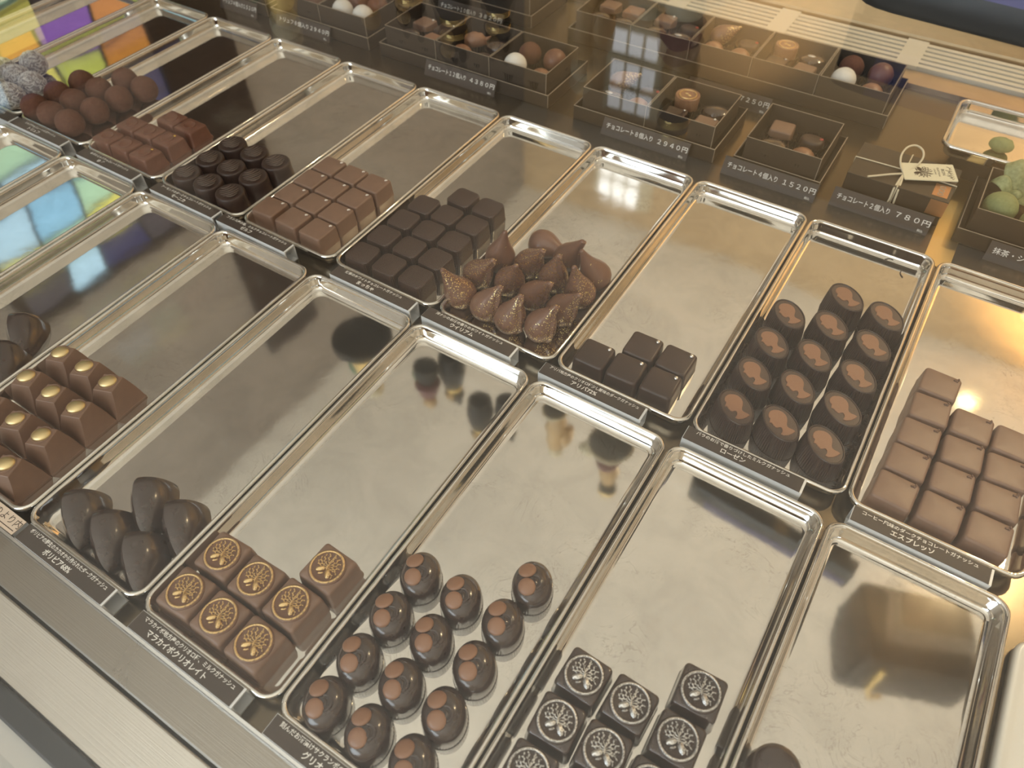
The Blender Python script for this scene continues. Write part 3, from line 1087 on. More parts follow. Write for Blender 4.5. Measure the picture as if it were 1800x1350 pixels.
def medallion_square(name, body, face, metal, milk):
    p = empty(name)
    if milk:
        bonbon_mb(26.0, 26.0, 17.0, 2.0, 2.8, foot=0.9, taper=0.5, dome=0.8, pinch=0.07, n=7).build('body', body, p)
    else:
        bonbon_mb(25.6, 25.6, 17.2, 2.4, 2.0, foot=0.6, taper=0.5, dome=0.4).build('body', body, p)
    z = 17.6
    tilt = 0.0
    e = empty('medallion_axis')
    bpy.data.objects.remove(e)
    o1 = MB().revolve([(11.6, z - 1.6), (11.6, z - 0.2), (11.0, z + 0.5), (10.2, z + 0.75), (9.4, z + 0.4), (8.8, z + 0.15), (0.5, z + 0.3)], 40).build('medallion', face, p)
    o2 = MB().tube([(10.1 * math.cos(2 * PI * k / 40), 10.1 * math.sin(2 * PI * k / 40), z + 0.65) for k in range(40)], 0.72, 8, close=True).build('medallion_ring', metal, p)
    o3 = sprig_mb(z + 0.35).build('cacao_sprig', metal, p)
    for o in (o1, o2, o3):
        o.rotation_euler = (0, 0, math.radians(22))
    return p


p = medallion_square('gold_medallion_square', M['milk'], M['milk_gold_face'], M['gold_paint'], True)
T = ['front row, nearest the dark wedges', 'front row, in the middle', 'front row, nearest the paired-disc ovals', 'second row, nearest the dark wedges', 'second row, in the middle', 'second row, nearest the paired-disc ovals', 'set apart at the back with more gold powder']
for k, (x, y) in enumerate([(-87.4, -256.6), (-59.0, -256.6), (-30.6, -257.0), (-86.4, -228.0), (-57.4, -228.8), (-29.0, -228.6), (-26.0, -200.2)]):
    place(p, (x, y, FLOOR), jit(0.05), 'milk chocolate square with gold cacao medallion, ' + T[k], 'chocolate', 'gold medallion squares')
p = medallion_square('silver_medallion_square', M['dark_gloss'], M['dark_silver_face'], M['silver_paint'], False)
T = ['back of the column beside the paired-disc ovals', 'second from the back beside the paired-disc ovals', 'third from the back beside the paired-disc ovals', 'back of the middle column', 'second from the back in the middle column',
     'farthest back, beside the nearly empty tray', 'second from the back beside the nearly empty tray', 'third from the back beside the nearly empty tray', 'third from the back in the middle column, cut off']
for k, (x, y) in enumerate([(135.6, -173.3), (135.0, -201.5), (134.4, -229.6), (163.6, -173.0), (162.4, -201.0), (193.0, -147.3), (192.4, -175.9), (189.8, -204.2), (162, -229.2)]):
    place(p, (x, y, FLOOR), jit(0.05), 'dark square with silver cacao medallion, ' + T[k], 'chocolate', 'silver medallion squares')

# dark ovals with two milk discs (cherries) and a leaf
p = empty('cherry_oval')
AN = math.radians(118)
m = MB()
rings = [oval(15.6, 12.9, AN, 0, 96), oval(15.6, 12.9, AN, 0.8, 96)]
rings += [oval(15.2, 12.5, AN, z, 96, 0.012, 1) for z in (1.0, 9.6)]
for k in range(0, 13):
    a = PI / 2 * k / 12
    s = math.cos(a) ** 0.86
    rings.append(oval(15.0 * s + 0.05, 12.3 * s + 0.05, AN, 10.4 + 8.2 * math.sin(a) ** 1.15, 96))
m.loft(rings)
m.build('body', M['dark_gloss'], p, angle=35)


def dome_z(x, y):
    c, s = math.cos(AN), math.sin(AN)
    q = math.hypot((x * c + y * s) / 15.0, (-x * s + y * c) / 12.3)
    q = min(0.999, q) ** (1 / 0.86)
    return 10.4 + 8.2 * math.sin(math.acos(q)) ** 1.15


for cx, cy, r in ((-6.0, 3.4, 5.6), (-0.4, -5.6, 5.4)):
    m = MB()
    R = Matrix.Rotation(math.atan2(cx, 14) * 0.9, 3, 'Y') @ Matrix.Rotation(-math.atan2(cy, 16) * 0.9, 3, 'X')
    m.ball((cx, cy, dome_z(cx, cy) - 0.1), r, r * 0.96, 1.9, 26, 14, R)
    m.build('cherry_disc', M['milk_light'], p)
m = MB()
m.tube([(x, y, dome_z(x, y) + 0.1) for x, y in ((-1.2, 2.2), (1.6, 3.4), (4.2, 2.6), (5.8, 0.0), (5.4, -2.8), (3.6, -4.6))], lambda t: 0.7 + 0.6 * math.sin(PI * t), 8)
m.tube([(x, y, dome_z(x, y) + 0.1) for x, y in ((0.4, 1.0), (2.2, 0.4), (3.2, -1.6), (3.0, -4.0))], lambda t: 0.5 + 0.9 * math.sin(PI * t), 8)
m.tube([(x, y, dome_z(x, y) - 0.15) for x, y in ((-8.2, 7.2), (-4.0, 10.2), (1.5, 10.4), (6.0, 7.0), (8.2, 2.0), (7.4, -3.5), (4.0, -8.2), (-1.5, -10.6))], 0.5, 8)
m.build('leaf_relief', M['dark_gloss'], p)
G = [(23.1, -259.5), (52.1, -258.6), (81.3, -258.1), (22.9, -231.4), (51.9, -229.8), (81.2, -229.6), (22.4, -201.8), (51.0, -200.4), (80.9, -200.0), (22.2, -172.2), (51.4, -171.0), (80.9, -170.6), (83.2, -141.2)]
R2 = ['front row', 'second row from the front', 'third row from the front', 'last full row', 'alone at the far end']
for k, (x, y) in enumerate(G):
    lab = 'ribbed dark oval with two milk discs, %s' % R2[k // 3] + (', %s' % C3[k % 3] if k < 12 else '')
    place(p, (x, y, FLOOR), jit(0.06), lab, 'chocolate', 'paired-disc ovals')

# dark ovals with a cameo head
p = empty('cameo_oval')
AC = math.radians(134)
m = MB()
rings = [oval(18.4, 14.2, AC, 0, 120), oval(18.4, 14.2, AC, 0.8, 120)]
for k in range(7):
    t = k / 6
    rings.append(oval(18.0 - 1.4 * t ** 1.5, 13.6 - 2.4 * t ** 1.5, AC, 1.0 + 18.6 * t, 120, 0.018, 1))
rings += [oval(16.5, 11.1, AC, 20.6, 120), oval(16.0, 10.7, AC, 21.1, 120), oval(15.4, 10.2, AC, 21.1, 120), oval(15.0, 9.9, AC, 20.4, 120)]
m.loft(rings)
m.build('body', M['dark_cup'], p, angle=35)
m = MB()
m.loft([oval(14.9, 9.8, AC, 20.3, 60), oval(14.9, 9.8, AC, 20.55, 60), oval(7, 4.5, AC, 20.6, 60)])
m.build('top_face', M['oval_face'], p)
prof = [(-0.6, 8.9), (-2.4, 8.6), (-3.9, 7.6), (-4.9, 6.0), (-5.1, 4.6), (-4.7, 3.7), (-5.2, 2.9), (-6.3, 1.4), (-5.2, 0.9), (-5.1, 0.2), (-4.8, -0.3), (-5.0, -0.9), (-4.5, -1.5), (-4.3, -2.4), (-3.4, -2.9),
        (-2.0, -2.7), (-1.3, -3.2), (-1.3, -4.6), (-2.0, -6.0), (-3.3, -7.2), (-2.2, -8.2), (0.2, -8.6), (3.0, -8.0), (5.0, -6.9), (4.3, -5.8), (2.8, -4.6), (2.1, -3.2), (2.5, -1.6), (3.7, 0.4), (4.5, 2.6), (4.4, 4.8), (3.5, 6.8), (1.9, 8.2)]
prof = prof[::-1]
m = MB()
k0 = 1.27
m.loft([[(x * k0, y * k0, 20.5) for x, y in prof], [(x * k0, y * k0, 21.1) for x, y in prof], [(x * k0 * 0.96, y * k0 * 0.97, 21.3) for x, y in prof]], True, True, fan=False)
o = m.build('cameo_head', M['milk_light'], p, smooth=False)
o.rotation_euler = (0, 0, math.radians(40))
G = {0: [(138.1, 43.4), (137.9, 79.2), (138.2, 115.5), (139.2, 151.7)], 1: [(169.2, 46.4), (168.4, 83.6), (169.4, 119.8), (170.6, 156.8), (171.8, 194.0)], 2: [(200.6, 45.2), (201.3, 81.2), (202.4, 116.6), (203.3, 152.6), (204.0, 189.2)]}
CC = ['column beside the silver-beaded squares', 'middle column', 'column beside the nib squares']
RR = ['first from its card', 'second from its card', 'third from its card', 'fourth from its card', 'fifth from its card']
for c, lst in G.items():
    for r, (x, y) in enumerate(lst):
        place(p, (x, y, FLOOR), jit(0.06), 'dark ribbed oval with cameo head, %s, %s' % (CC[c], RR[r]), 'chocolate', 'cameo ovals')

# the single chocolate in the last tray of the front row
p = empty('round_dark_chocolate')
MB().revolve([(13.6, 0), (13.6, 1), (13.0, 2), (12.6, 13), (12.0, 16), (10.5, 17.6), (8.5, 18.2), (0.5, 18.4)], 40).build('body', M['dark_gloss'], p)
place(p, (241, -161, FLOOR), 0, 'single round dark chocolate at the lower picture edge in the nearly empty tray', 'chocolate')

# chocolate pears
def pear_obj(kind, seam):
    m = MB()
    prof = [(0.4, -13.2), (5, -12.6), (9.4, -10.2), (12.0, -6.2), (13.0, -1.5), (12.4, 3.4), (10.5, 8.6), (8.0, 13.6), (5.9, 18.4), (4.3, 22.8), (3.2, 26.2), (2.5, 28.8), (2.1, 30.8), (1.5, 32.0), (0.3, 32.5)]
    n = 30
    rings = []
    for r, z in prof:
        ring = []
        for k in range(n):
            a = 2 * PI * k / n
            q = 1 + 0.05 * noise.noise(Vector((math.cos(a) * 1.3, math.sin(a) * 1.3, z * 0.08 + seam * 7)))
            bend = 0.0035 * max(0, z) ** 2
            ring.append((r * q * math.cos(a) + bend, r * q * math.sin(a), z))
        rings.append(ring)
    m.loft(rings)
    m.mi = [0] * len(m.f)
    e = empty('chocolate_pear')
    m.build('body', M[kind], e, angle=60)
    if seam:
        s = MB()
        rs = random.Random(seam)
        ra, rb = [], []
        for i, (r, z) in enumerate(prof[1:-1]):
            w = 0.6 + rs.uniform(0.2, 1.6) * math.sin(PI * (i + 1) / len(prof)) * 1.4
            bend = 0.0035 * max(0, z) ** 2
            ra.append(((r - 0.8) + bend, 0, z))
            rb.append((r + w + bend, rs.uniform(-0.8, 0.8), z + rs.uniform(-0.5, 0.5)))
        rings = []
        for i in range(len(ra)):
            x0, y0, z0 = ra[i]
            x1, y1, z1 = rb[i]
            rings.append([(x0, y0 - 2.4, z0), (x1, y1 - 0.45, z1), (x1, y1 + 0.45, z1), (x0, y0 + 2.4, z0)])
        s.loft(rings, True, True)
        s.build('seam_crest', M[kind], e, angle=30)
    return e


PEARS = [((-97.0, 41.5), (-0.42, -0.30), 'pear_gold', 0, 'nearest the ribbed squares, tip leaning over the rim'),
         ((-97.5, 68.0), (0.55, -0.06), 'pear_much', 3, 'second along the ribbed squares, thick with gold'),
         ((-93.4, 96.0), (0.10, 0.0), 'pear_plain', 0, 'upright beside the far ribbed squares, almost no gold'),
         ((-71.0, 40.8), (0.38, 0.02), 'pear_gold', 4, 'second in the row along its card'),
         ((-47.2, 39.6), (0.22, 0.0), 'pear_gold', 5, 'third in the row along its card, upright'),
         ((-22.4, 44.6), (0.34, 0.02), 'pear_gold', 6, 'at the end of the card, lowest in the picture'),
         ((-70.2, 74.6), (0.28, -0.22), 'pear_much', 0, 'in the middle, most heavily gold-dusted neck'),
         ((-68.0, 101.5), (0.48, -0.16), 'pear_much', 7, 'behind the middle, broken gold flank'),
         ((-44.2, 70.4), (0.52, -0.12), 'pear_gold', 8, 'inner one leaning towards the beaded squares'),
         ((-42.0, 98.0), (0.12, -0.12), 'pear_much', 9, 'inner upright one, gold down one flank'),
         ((-70.2, 130.0), (0.98, -0.10), 'pear_plain', 10, 'lying on its side at the far end'),
         ((-43.6, 126.0), (0.40, -0.12), 'pear_plain', 11, 'far row with a split tip, hardly any gold'),
         ((-13.4, 118.6), (-0.48, -0.28), 'pear_plain', 0, 'far end by the rim, tip leaning back over the tray'),
         ((-14.2, 93.6), (-0.24, -0.16), 'pear_gold', 0, 'along the beaded squares, shiny neck'),
         ((-17.0, 68.6), (0.46, -0.06), 'pear_gold', 12, 'beside the rim, leaning to the beaded squares, torn seam')]
for k, (xy, tp, kind, seam, lab) in enumerate(PEARS):
    e = pear_obj(kind, seam)
    ax = Vector((tp[0], tp[1], 1.0))
    if abs(tp[0]) > 0.9:
        ax = Vector((1, tp[1], 0.12))
    ax.normalize()
    q = ax.to_track_quat('Z', 'X')
    e.rotation_mode = 'QUATERNION'
    spin = Matrix.Rotation(math.radians(-20), 4, 'Z').to_quaternion()
    e.rotation_quaternion = Vector((0, 0, 1)).rotation_difference(ax) @ spin
    zc = FLOOR + 13.0
    e.location = Vector((xy[0], xy[1], zc)) * S
    tag(e, 'milk chocolate pear, ' + lab, 'chocolate', 'chocolate pears')

# ------------------------------------------------------------------ open gift boxes behind the trays
def open_box(x0, y0, cells_x, label, base_x=None, cells_y=1, cw=74.0, cd=72.0, top=34.0, base_h=14.5, base_y=None):
    """paperboard base tray with inner compartments standing in it; x0,y0 = outer front left corner"""
    w = cells_x * cw + 12
    d = cells_y * cd + 18
    r = empty('gift_box', (x0, y0, 0.4))
    b = MB()
    b.box(0, 0, 0, w, d, 1.2).box(0, 0, 1.2, w, 1.2, base_h).box(0, d - 1.2, 1.2, w, d, base_h).box(0, 1.2, 1.2, 1.2, d - 1.2, base_h).box(w - 1.2, 1.2, 1.2, w, d - 1.2, base_h)
    e = 0.5
    b.box(-0.05, -0.05, base_h, w + 0.05, 0.6, base_h + e, 1).box(w - 0.6, 0, base_h, w + 0.05, d, base_h + e, 1).box(-0.05, 0, base_h, 0.6, d, base_h + e, 1).box(w - 0.35, -0.25, 0.5, w + 0.1, 0.1, base_h, 1)
    b.build('box_base', [M['box'], M['box_edge']], r, smooth=False)
    for i in range(cells_x):
        for j in range(cells_y):
            c = MB()
            a0, a1 = 6 + i * cw + 0.6, 6 + (i + 1) * cw - 0.6
            q0, q1 = 6 + j * cd + 0.5, 6 + (j + 1) * cd - 0.5
            c.box(a0, q0, 1.2, a1, q1, 12.0, 2)
            c.box(a0, q0, 12, a1, q0 + 1.1, top).box(a0, q1 - 1.1, 12, a1, q1, top).box(a0, q0 + 1.1, 12, a0 + 1.1, q1 - 1.1, top).box(a1 - 1.1, q0 + 1.1, 12, a1, q1 - 1.1, top)
            c.box(a0, q0 - 0.05, top, a1, q0 + 0.45, top + 0.25, 1).box(a0, q1 - 0.45, top, a1, q1, top + 0.25, 1).box(a0 - 0.05, q0, top, a0 + 0.4, q1, top + 0.25, 1).box(a1 - 0.4, q0, top, a1 + 0.05, q1, top + 0.25, 1)
            c.box(a1 - 0.4, q0 - 0.15, 6, a1 + 0.1, q0 + 0.1, top, 1)
            c.build('compartment', [M['box'], M['box_edge'], M['box_in']], r, smooth=False)
    return tag(r, label, 'box', 'open chocolate gift boxes')


open_box(-159, 342, 2, 'open two-compartment brown gift box behind the 2940 yen card nearest the pears')
open_box(20, 343, 1, 'open single-compartment brown gift box behind the 1520 yen card', )
open_box(-426, 343.5, 3, 'open three-compartment brown gift box behind the salted and ribbed squares')
open_box(-252, 494, 5, 'long open five-compartment brown gift box in front of the vent')
open_box(-604, 344, 2, 'open two-compartment brown gift box of truffles behind the 2940 yen truffle card')
open_box(-700, 346, 1, 'small open brown gift box farthest along the deck')
open_box(-466, 496, 2, 'dark open gift box behind the three-compartment box, cut by the picture top')


def in_cup(name, builder, r=15.5):
    """a chocolate standing in its own crimped cup; base of the cup at z = 0"""
    p = empty(name)
    builder(p)
    rings = []
    for z, rr_ in ((0, r - 2), (0.3, r - 1.4), (9.5, r)):
        rings.append([((rr_ + (0.8 if k % 2 else -0.4) * z / 9.5) * math.cos(2 * PI * k / 64), (rr_ + (0.8 if k % 2 else -0.4) * z / 9.5) * math.sin(2 * PI * k / 64), z) for k in range(64)])
    inn = [[(x * 0.975, y * 0.975, z) for x, y, z in q] for q in rings[::-1]]
    inn[-1] = [(x, y, 0.25) for x, y, z in inn[-1]]
    MB().loft(rings + inn, True, True, fan=True).build('paper_cup', M['cup'], p, smooth=False)
    return p


def sq(mat, nib=None):
    def f(p):
        m = bonbon_mb(23, 22.5, 15, 2.2, 1.8)
        m.build('body', M[mat], p, loc=(0, 0, 0.4))
        if nib:
            MB().ball((7, 7.4, 16), 1.5, 1.4, 1.0, 8, 6).build('bead', M[nib], p)
    return f


def ball_(mat):
    def f(p):
        MB().ball((0, 0, 13.4), 13.0, 13.0, 13.0, 24, 16, fn=lump).build('body', M[mat], p)
    return f


def pear_lying(p):
    m = MB()
    prof = [(0.4, -13), (6, -11.5), (10, -7), (11.2, -1), (9.8, 5), (7, 11), (4.4, 16), (2.4, 20), (1.4, 22.6), (0.3, 23)]
    R = Matrix.Rotation(math.radians(68), 3, 'Y')
    R = Matrix.Rotation(math.radians(28), 3, 'Z') @ R
    rings = [[tuple(R @ Vector((r * math.cos(2 * PI * k / 22), r * math.sin(2 * PI * k / 22), z)) + Vector((-2, -1, 13.5))) for k in range(22)] for r, z in prof]
    m.loft(rings)
    m.build('body', M['pear_gold'], p)


def dome_milk(p):
    MB().revolve([(13, 0.4), (13, 2), (12.4, 8), (10.5, 12.5), (7, 15.5), (3, 16.8), (0.4, 17)], 28).build('body', M['milk_light'], p)


def dark_dot(p):
    m = bonbon_mb(24, 19, 12, 8, 3.0)
    m.build('body', M['dark'], p, loc=(0, 0, 0.4))
    MB().ball((8, 2, 12.6), 2.0, 2.0, 0.9, 12, 8).build('pink_dot', M['pink'], p)


def oval_dark(p):
    m = MB()
    m.loft([oval(14, 11, 0.3, 0.4), oval(14, 11, 0.3, 9), oval(13, 10, 0.3, 12.5), oval(9, 7, 0.3, 14.6), oval(3, 2, 0.3, 15.2)])
    m.build('body', M['dark_gloss'], p)


def medal_tall(p):
    MB().revolve([(11.4, 0.4), (12.0, 6), (12.8, 19), (12.6, 20.4), (12.0, 20.8), (11.2, 20.3), (0.4, 20.4)], 30).build('body', M['milk_light'], p)
    MB().tube([(8.8 * math.cos(2 * PI * k / 28), 8.8 * math.sin(2 * PI * k / 28), 20.6) for k in range(28)], 0.8, 6, close=True).build('gold_ring', M['gold_paint'], p)
    MB().ball((-2, 1, 20.6), 2.4, 1.2, 0.7, 8, 6).ball((2, -1, 20.6), 2.2, 1.2, 0.7, 8, 6).build('cacao_mark', M['gold_paint'], p)


def silver_top(p):
    oval_dark(p)
    MB().ball((-2, 0, 15.2), 4.5, 2.2, 0.8, 10, 6).build('silver_mark', M['silver_paint'], p)


def leafy(p):
    m = MB()
    m.ball((0, 0, 10), 13.5, 9.0, 9.6, 24, 14, Matrix.Rotation(0.35, 3, 'Z'), fn=lambda q: 1 + 0.16 * noise.noise(q * 2.4))
    m.tube([(8, 4, 11), (14, 6.5, 13), (17, 7, 16)], lambda t: 3.2 - 2.4 * t, 10)
    m.build('body', M['milk_light'], p)


CAT = 'boxed chocolates'
KIND = {'sq': sq('milk'), 'sqs': sq('milk', 'salt'), 'sqd': sq('dark', 'silver_bead'), 'sqn': sq('milk_light'), 'tr': ball_('milk_red'), 'trd': ball_('cocoa'), 'trw': ball_('white_choc'), 'pear': pear_lying, 'dome': dome_milk,
        'dot': dark_dot, 'ov': oval_dark, 'med': medal_tall, 'sil': silver_top, 'leaf': leafy}
NAMES = {'sq': 'milk_square', 'sqs': 'milk_square_with_crystal', 'sqd': 'dark_square_with_bead', 'sqn': 'pale_milk_square', 'tr': 'milk_truffle', 'trd': 'cocoa_dusted_truffle', 'trw': 'white_truffle', 'pear': 'lying_pear_chocolate',
         'dome': 'milk_dome', 'dot': 'dark_chocolate_with_dot', 'ov': 'dark_oval_chocolate', 'med': 'tall_medal_chocolate', 'sil': 'dark_chocolate_with_silver_mark', 'leaf': 'leaf_shaped_chocolate'}
PROTO = {}


def boxed(kind, x, y, label):
    if kind not in PROTO:
        PROTO[kind] = in_cup(NAMES[kind], KIND[kind])
    place(PROTO[kind], (x, y, 12.5), jit(0.12), label, 'chocolate', CAT)


b12 = 'in the three-compartment box'
for kd, x, y, l in [('sqs', -394, 394, 'milk square with white crystal, back of the first compartment, ' + b12), ('sqd', -363, 393, 'dark square with bead, back of the first compartment, ' + b12), ('ov', -396, 365, 'dark oval at the front of the first compartment, ' + b12),
                    ('sqn', -362, 365, 'pale milk square at the front of the first compartment, ' + b12), ('leaf', -321, 394, 'leaf-shaped milk chocolate in the middle compartment, ' + b12), ('dome', -320, 364, 'milk dome at the front of the middle compartment, ' + b12),
                    ('ov', -289, 394, 'dark oval in shade of the middle compartment, ' + b12), ('dot', -289, 365, 'dark dotted chocolate at the front of the middle compartment, ' + b12), ('trw', -247, 364, 'white coconut truffle at the front of the last compartment, ' + b12),
                    ('trd', -246, 394, 'dark truffle at the back of the last compartment, ' + b12), ('tr', -214, 395, 'milk truffle at the back of the last compartment, ' + b12), ('dome', -214, 364, 'milk dome at the front of the last compartment, ' + b12)]:
    boxed(kd, x, y, l)
b8 = 'in the two-compartment box by the pears'
for kd, x, y, l in [('pear', -128, 394, 'lying gold-flecked pear ' + b8), ('sil', -128, 364, 'dark silver-marked chocolate ' + b8), ('dot', -96, 394, 'dark chocolate with pink dot ' + b8), ('dome', -96, 364, 'milk dome at the front ' + b8),
                    ('med', -54, 394, 'tall milk chocolate with gold ring ' + b8), ('ov', -21, 394, 'dark oval at the back corner ' + b8), ('sqs', -21, 364, 'milk square with crystal at the front corner ' + b8), ('sqd', -54, 364, 'dark square with bead at the front ' + b8)]:
    boxed(kd, x, y, l)
b4 = 'in the single-compartment box behind the 1520 yen card'
for kd, x, y, l in [('sq', 48, 396, 'plain milk square ' + b4), ('ov', 48, 365, 'dark oval ' + b4), ('dot', 79, 396, 'dark chocolate with pink dot ' + b4), ('dome', 79, 365, 'milk dome ' + b4)]:
    boxed(kd, x, y, l)
bb = 'compartment of the long box'
OR = ['first', 'second', 'third', 'fourth', 'last']
BIG = [['sq', 'sqn', 'ov', 'ov'], ['sqs', 'dot', 'ov', 'sil'], ['pear', 'dot', 'dome', 'dome'], ['med', 'sil', 'sqd', 'sq'], ['trd', 'tr', 'trw', 'dome']]
for i, row in enumerate(BIG):
    for j, kd in enumerate(row):
        x = -246 + 74 * i + (21.5 if j % 2 == 0 else 53)
        y = 500 + (52 if j < 2 else 21)
        boxed(kd, x, y, '%s, %s side at the %s, %s %s' % (NAMES[kd].replace('_', ' '), ['left', 'right'][j % 2], 'back' if j < 2 else 'front', OR[i], bb))
bt = 'of the truffle gift box'
for kd, x, y, l in [('tr', -575, 396, 'milk truffle at the back of the first compartment ' + bt), ('trd', -543, 396, 'cocoa truffle at the back of the first compartment ' + bt), ('trd', -575, 366, 'cocoa truffle at the front of the first compartment ' + bt),
                    ('tr', -543, 366, 'milk truffle at the front of the first compartment ' + bt), ('tr', -501, 397, 'milk truffle at the back of the last compartment ' + bt), ('trw', -501, 368, 'white truffle at the front, inner side of the last compartment ' + bt),
                    ('trw', -469, 368, 'white truffle at the front corner of the last compartment ' + bt), ('tr', -469, 397, 'milk truffle at the back corner of the last compartment ' + bt)]:
    boxed(kd, x, y, l)


# price cards leaning in front of the boxes
def price_card(x0, x1, y, body, price, label, z0=0.0, h=17.5, lean=25, size=6.0):
    r = empty('price_card', (x0, y, z0))
    w = x1 - x0
    a = math.radians(90 - lean)
    r.rotation_euler = (a, 0, 0)
    MB().box(0, 0, -1.2, w, h, 0).build('card', M['card'], r, smooth=False)
    MB().box(w * 0.3, 1, -5.0, w * 0.7, 3, -1.2).build('foot', M['card'], r, smooth=False)
    full = str.maketrans('0123456789', '０１２３４５６７８９')
    text('lettering', body.translate(full), size, (4, h * 0.56, 0.12), r, M['ink'], width=w * (0.54 if price else 0.9), bold=0.05)
    text('price', price.translate(full), size, (w * 0.63, h * 0.56, 0.12), r, M['ink'], width=w * 0.34, bold=0.06)
    text('tax_note', '税込', 2.5, (w - 9, 2.4, 0.12), r, M['ink'], bold=0.03)
    return tag(r, label, 'price card', 'price cards')


price_card(120, 209, 337.5, 'チョコレート2個入り', '780円', 'brown price card reading 780 yen before the corded gift box')
price_card(14, 107, 331, 'チョコレート4個入り', '1520円', 'brown price card reading 1520 yen before the single-compartment box')
price_card(-120, -23, 331, 'チョコレート8個入り', '2940円', 'brown price card reading 2940 yen before the pear gift box')
price_card(-353, -256, 332.5, 'チョコレート12個入り', '4380円', 'brown price card reading 4380 yen before the three-compartment box')
price_card(-589, -500, 333, 'トリュフ8個入り', '2940円', 'brown price card reading 2940 yen before the truffle box, farther away')
price_card(-690, -624, 333, 'トリュフ4個入り', '1520円', 'brown price card reading 1520 yen at the far corner of the deck')
price_card(-436, -336, 472, 'チョコレート10個入り', '3820円', 'brown price card reading 3820 yen at the top of the picture')
price_card(-78, 17, 455, 'チョコレート20個入り', '7250円', 'brown price card reading 7250 yen, half hidden behind the boxes')
price_card(258, 352, 331, '抹茶・シャンパン', '1800円', 'brown price card for the green box, cut by the picture edge')

# corded gift box with a tag
g = empty('corded_gift_box', (125, 357, 0.4))
MB().loft([rr(88, 56, 0.6, 0, 2, 44, 28), rr(88, 56, 0.6, 17.0, 2, 44, 28)]).build('box_bottom', M['box'], g, smooth=False)
lid = MB()
lid.loft([rr(90, 58, 0.6, 9.0, 2, 44, 28), rr(90, 58, 0.6, 25.6, 2, 44, 28), rr(89.4, 57.4, 0.6, 26.0, 2, 44, 28)])
lid.build('box_lid', M['box'], g, smooth=False)
cd = MB()
cd.tube([(44, -1.6, 0.6), (44, -1.6, 26.6), (44, 28, 27.0), (44, 57.6, 26.6), (44, 57.6, 0.6)], 0.6, 6)
cd.tube([(-1.4, 27, 0.6), (-1.4, 27, 26.6), (44, 28, 27.0), (89.6, 27, 26.6), (89.6, 27, 0.6)], 0.6, 6)
loopc = [(44, 20, 28), (38, 26, 32), (35, 36, 36), (37, 46, 39), (43, 51, 40), (50, 48, 39), (53, 41, 36), (51, 32, 32), (44, 20, 28)]
lp = []
for a in range(len(loopc) - 1):
    q0, q1, q2, q3 = [Vector(loopc[i]) for i in (max(a - 1, 0), a, a + 1, min(a + 2, len(loopc) - 1))]
    for u in (0, 0.25, 0.5, 0.75):
        lp.append(tuple(0.5 * (2 * q1 + (q2 - q0) * u + (2 * q0 - 5 * q1 + 4 * q2 - q3) * u * u + (3 * q1 - q0 - 3 * q2 + q3) * u ** 3)))
lp.append(loopc[-1])
cd.tube(lp, 0.9, 8)
cd.tube([(44, 20, 28), (34, 12, 28.4), (24, 4, 28), (17, -1, 27.4)], 0.9, 8)
cd.tube([(44, 20, 28), (43, 8, 28.2), (42, -2, 24), (42.5, -5, 15), (41, -6, 4)], 0.9, 8)
cd.tube([(44, 20, 28), (45, 8, 28), (46, -2.2, 23), (47, -4, 11)], 0.9, 8)
cd.build('cord', M['cord'], g)
tg = MB()
tg.loft([rr(46, 24.5, 0.8, 0, 2), rr(46, 24.5, 0.8, 0.8, 2)])
t = tg.build('tag', M['tag_paper'], g, smooth=False)
t.location = Vector((63, 30, 30)) * S
t.rotation_euler = (math.radians(3), math.radians(-2), math.radians(24))
sp = sprig_mb(0)
sp.v = [(y * 1.05 - 6, -x * 1.05, 0.9 + z * 0.05) for x, y, z in sp.v]
sp.build('printed_sprig', M['black_ink'], t)
text('printed_words', 'CACAO', 2.3, (5.2, 4.6, 0.95), t, M['black_ink'], rot=(0, 0, -PI / 2), width=8)
text('printed_words', 'SELECTION', 2.3, (8.2, 7.0, 0.95), t, M['black_ink'], rot=(0, 0, -PI / 2), width=13)
text('printed_words', 'BON', 4.0, (12.2, 5.0, 0.95), t, M['black_ink'], rot=(0, 0, -PI / 2), width=9)
sc = MB()
for k in range(7):
    y0 = 8.5 - k * 2.6
    sc.tube([(16.5 + 2.2 * math.sin(k * 2.1), y0, 0.9), (18.8, y0 - 1.6, 0.9), (17.0 + 1.8 * math.cos(k), y0 - 2.8, 0.9), (20.4, y0 - 1.2, 0.9)], 0.22, 5)
sc.build('printed_script', M['black_ink'], t)
cp = MB()
cp.box(74, -1.35, 10, 89, -1.0, 25).build('copper_label', M['copper'], g, smooth=False)
cp = MB()
cp.box(73, 4, 26.0, 86, 24, 26.2).build('copper_label', M['copper'], g, smooth=False)
cm = MB()
for k in range(3):
    cm.tube([(79.5 + 2.3 * math.cos(2 * PI * q / 16), 8 + 5.6 * k + 2.0 * math.sin(2 * PI * q / 16), 26.3) for q in range(16)], 0.4, 5, close=True)
cm.build('ring_marks', M['box_edge'], g)
tag(g, 'closed brown gift box tied with cream cord and printed tag, 780 yen card', 'gift box')

# brass strip on the deck between the boxes
tag(MB().box(214, 299, 0.05, 236, 470, 0.9).build('brass_strip', M['brass'], smooth=False), 'flat brass strip on the deck between corded box and green box', 'metal strip')

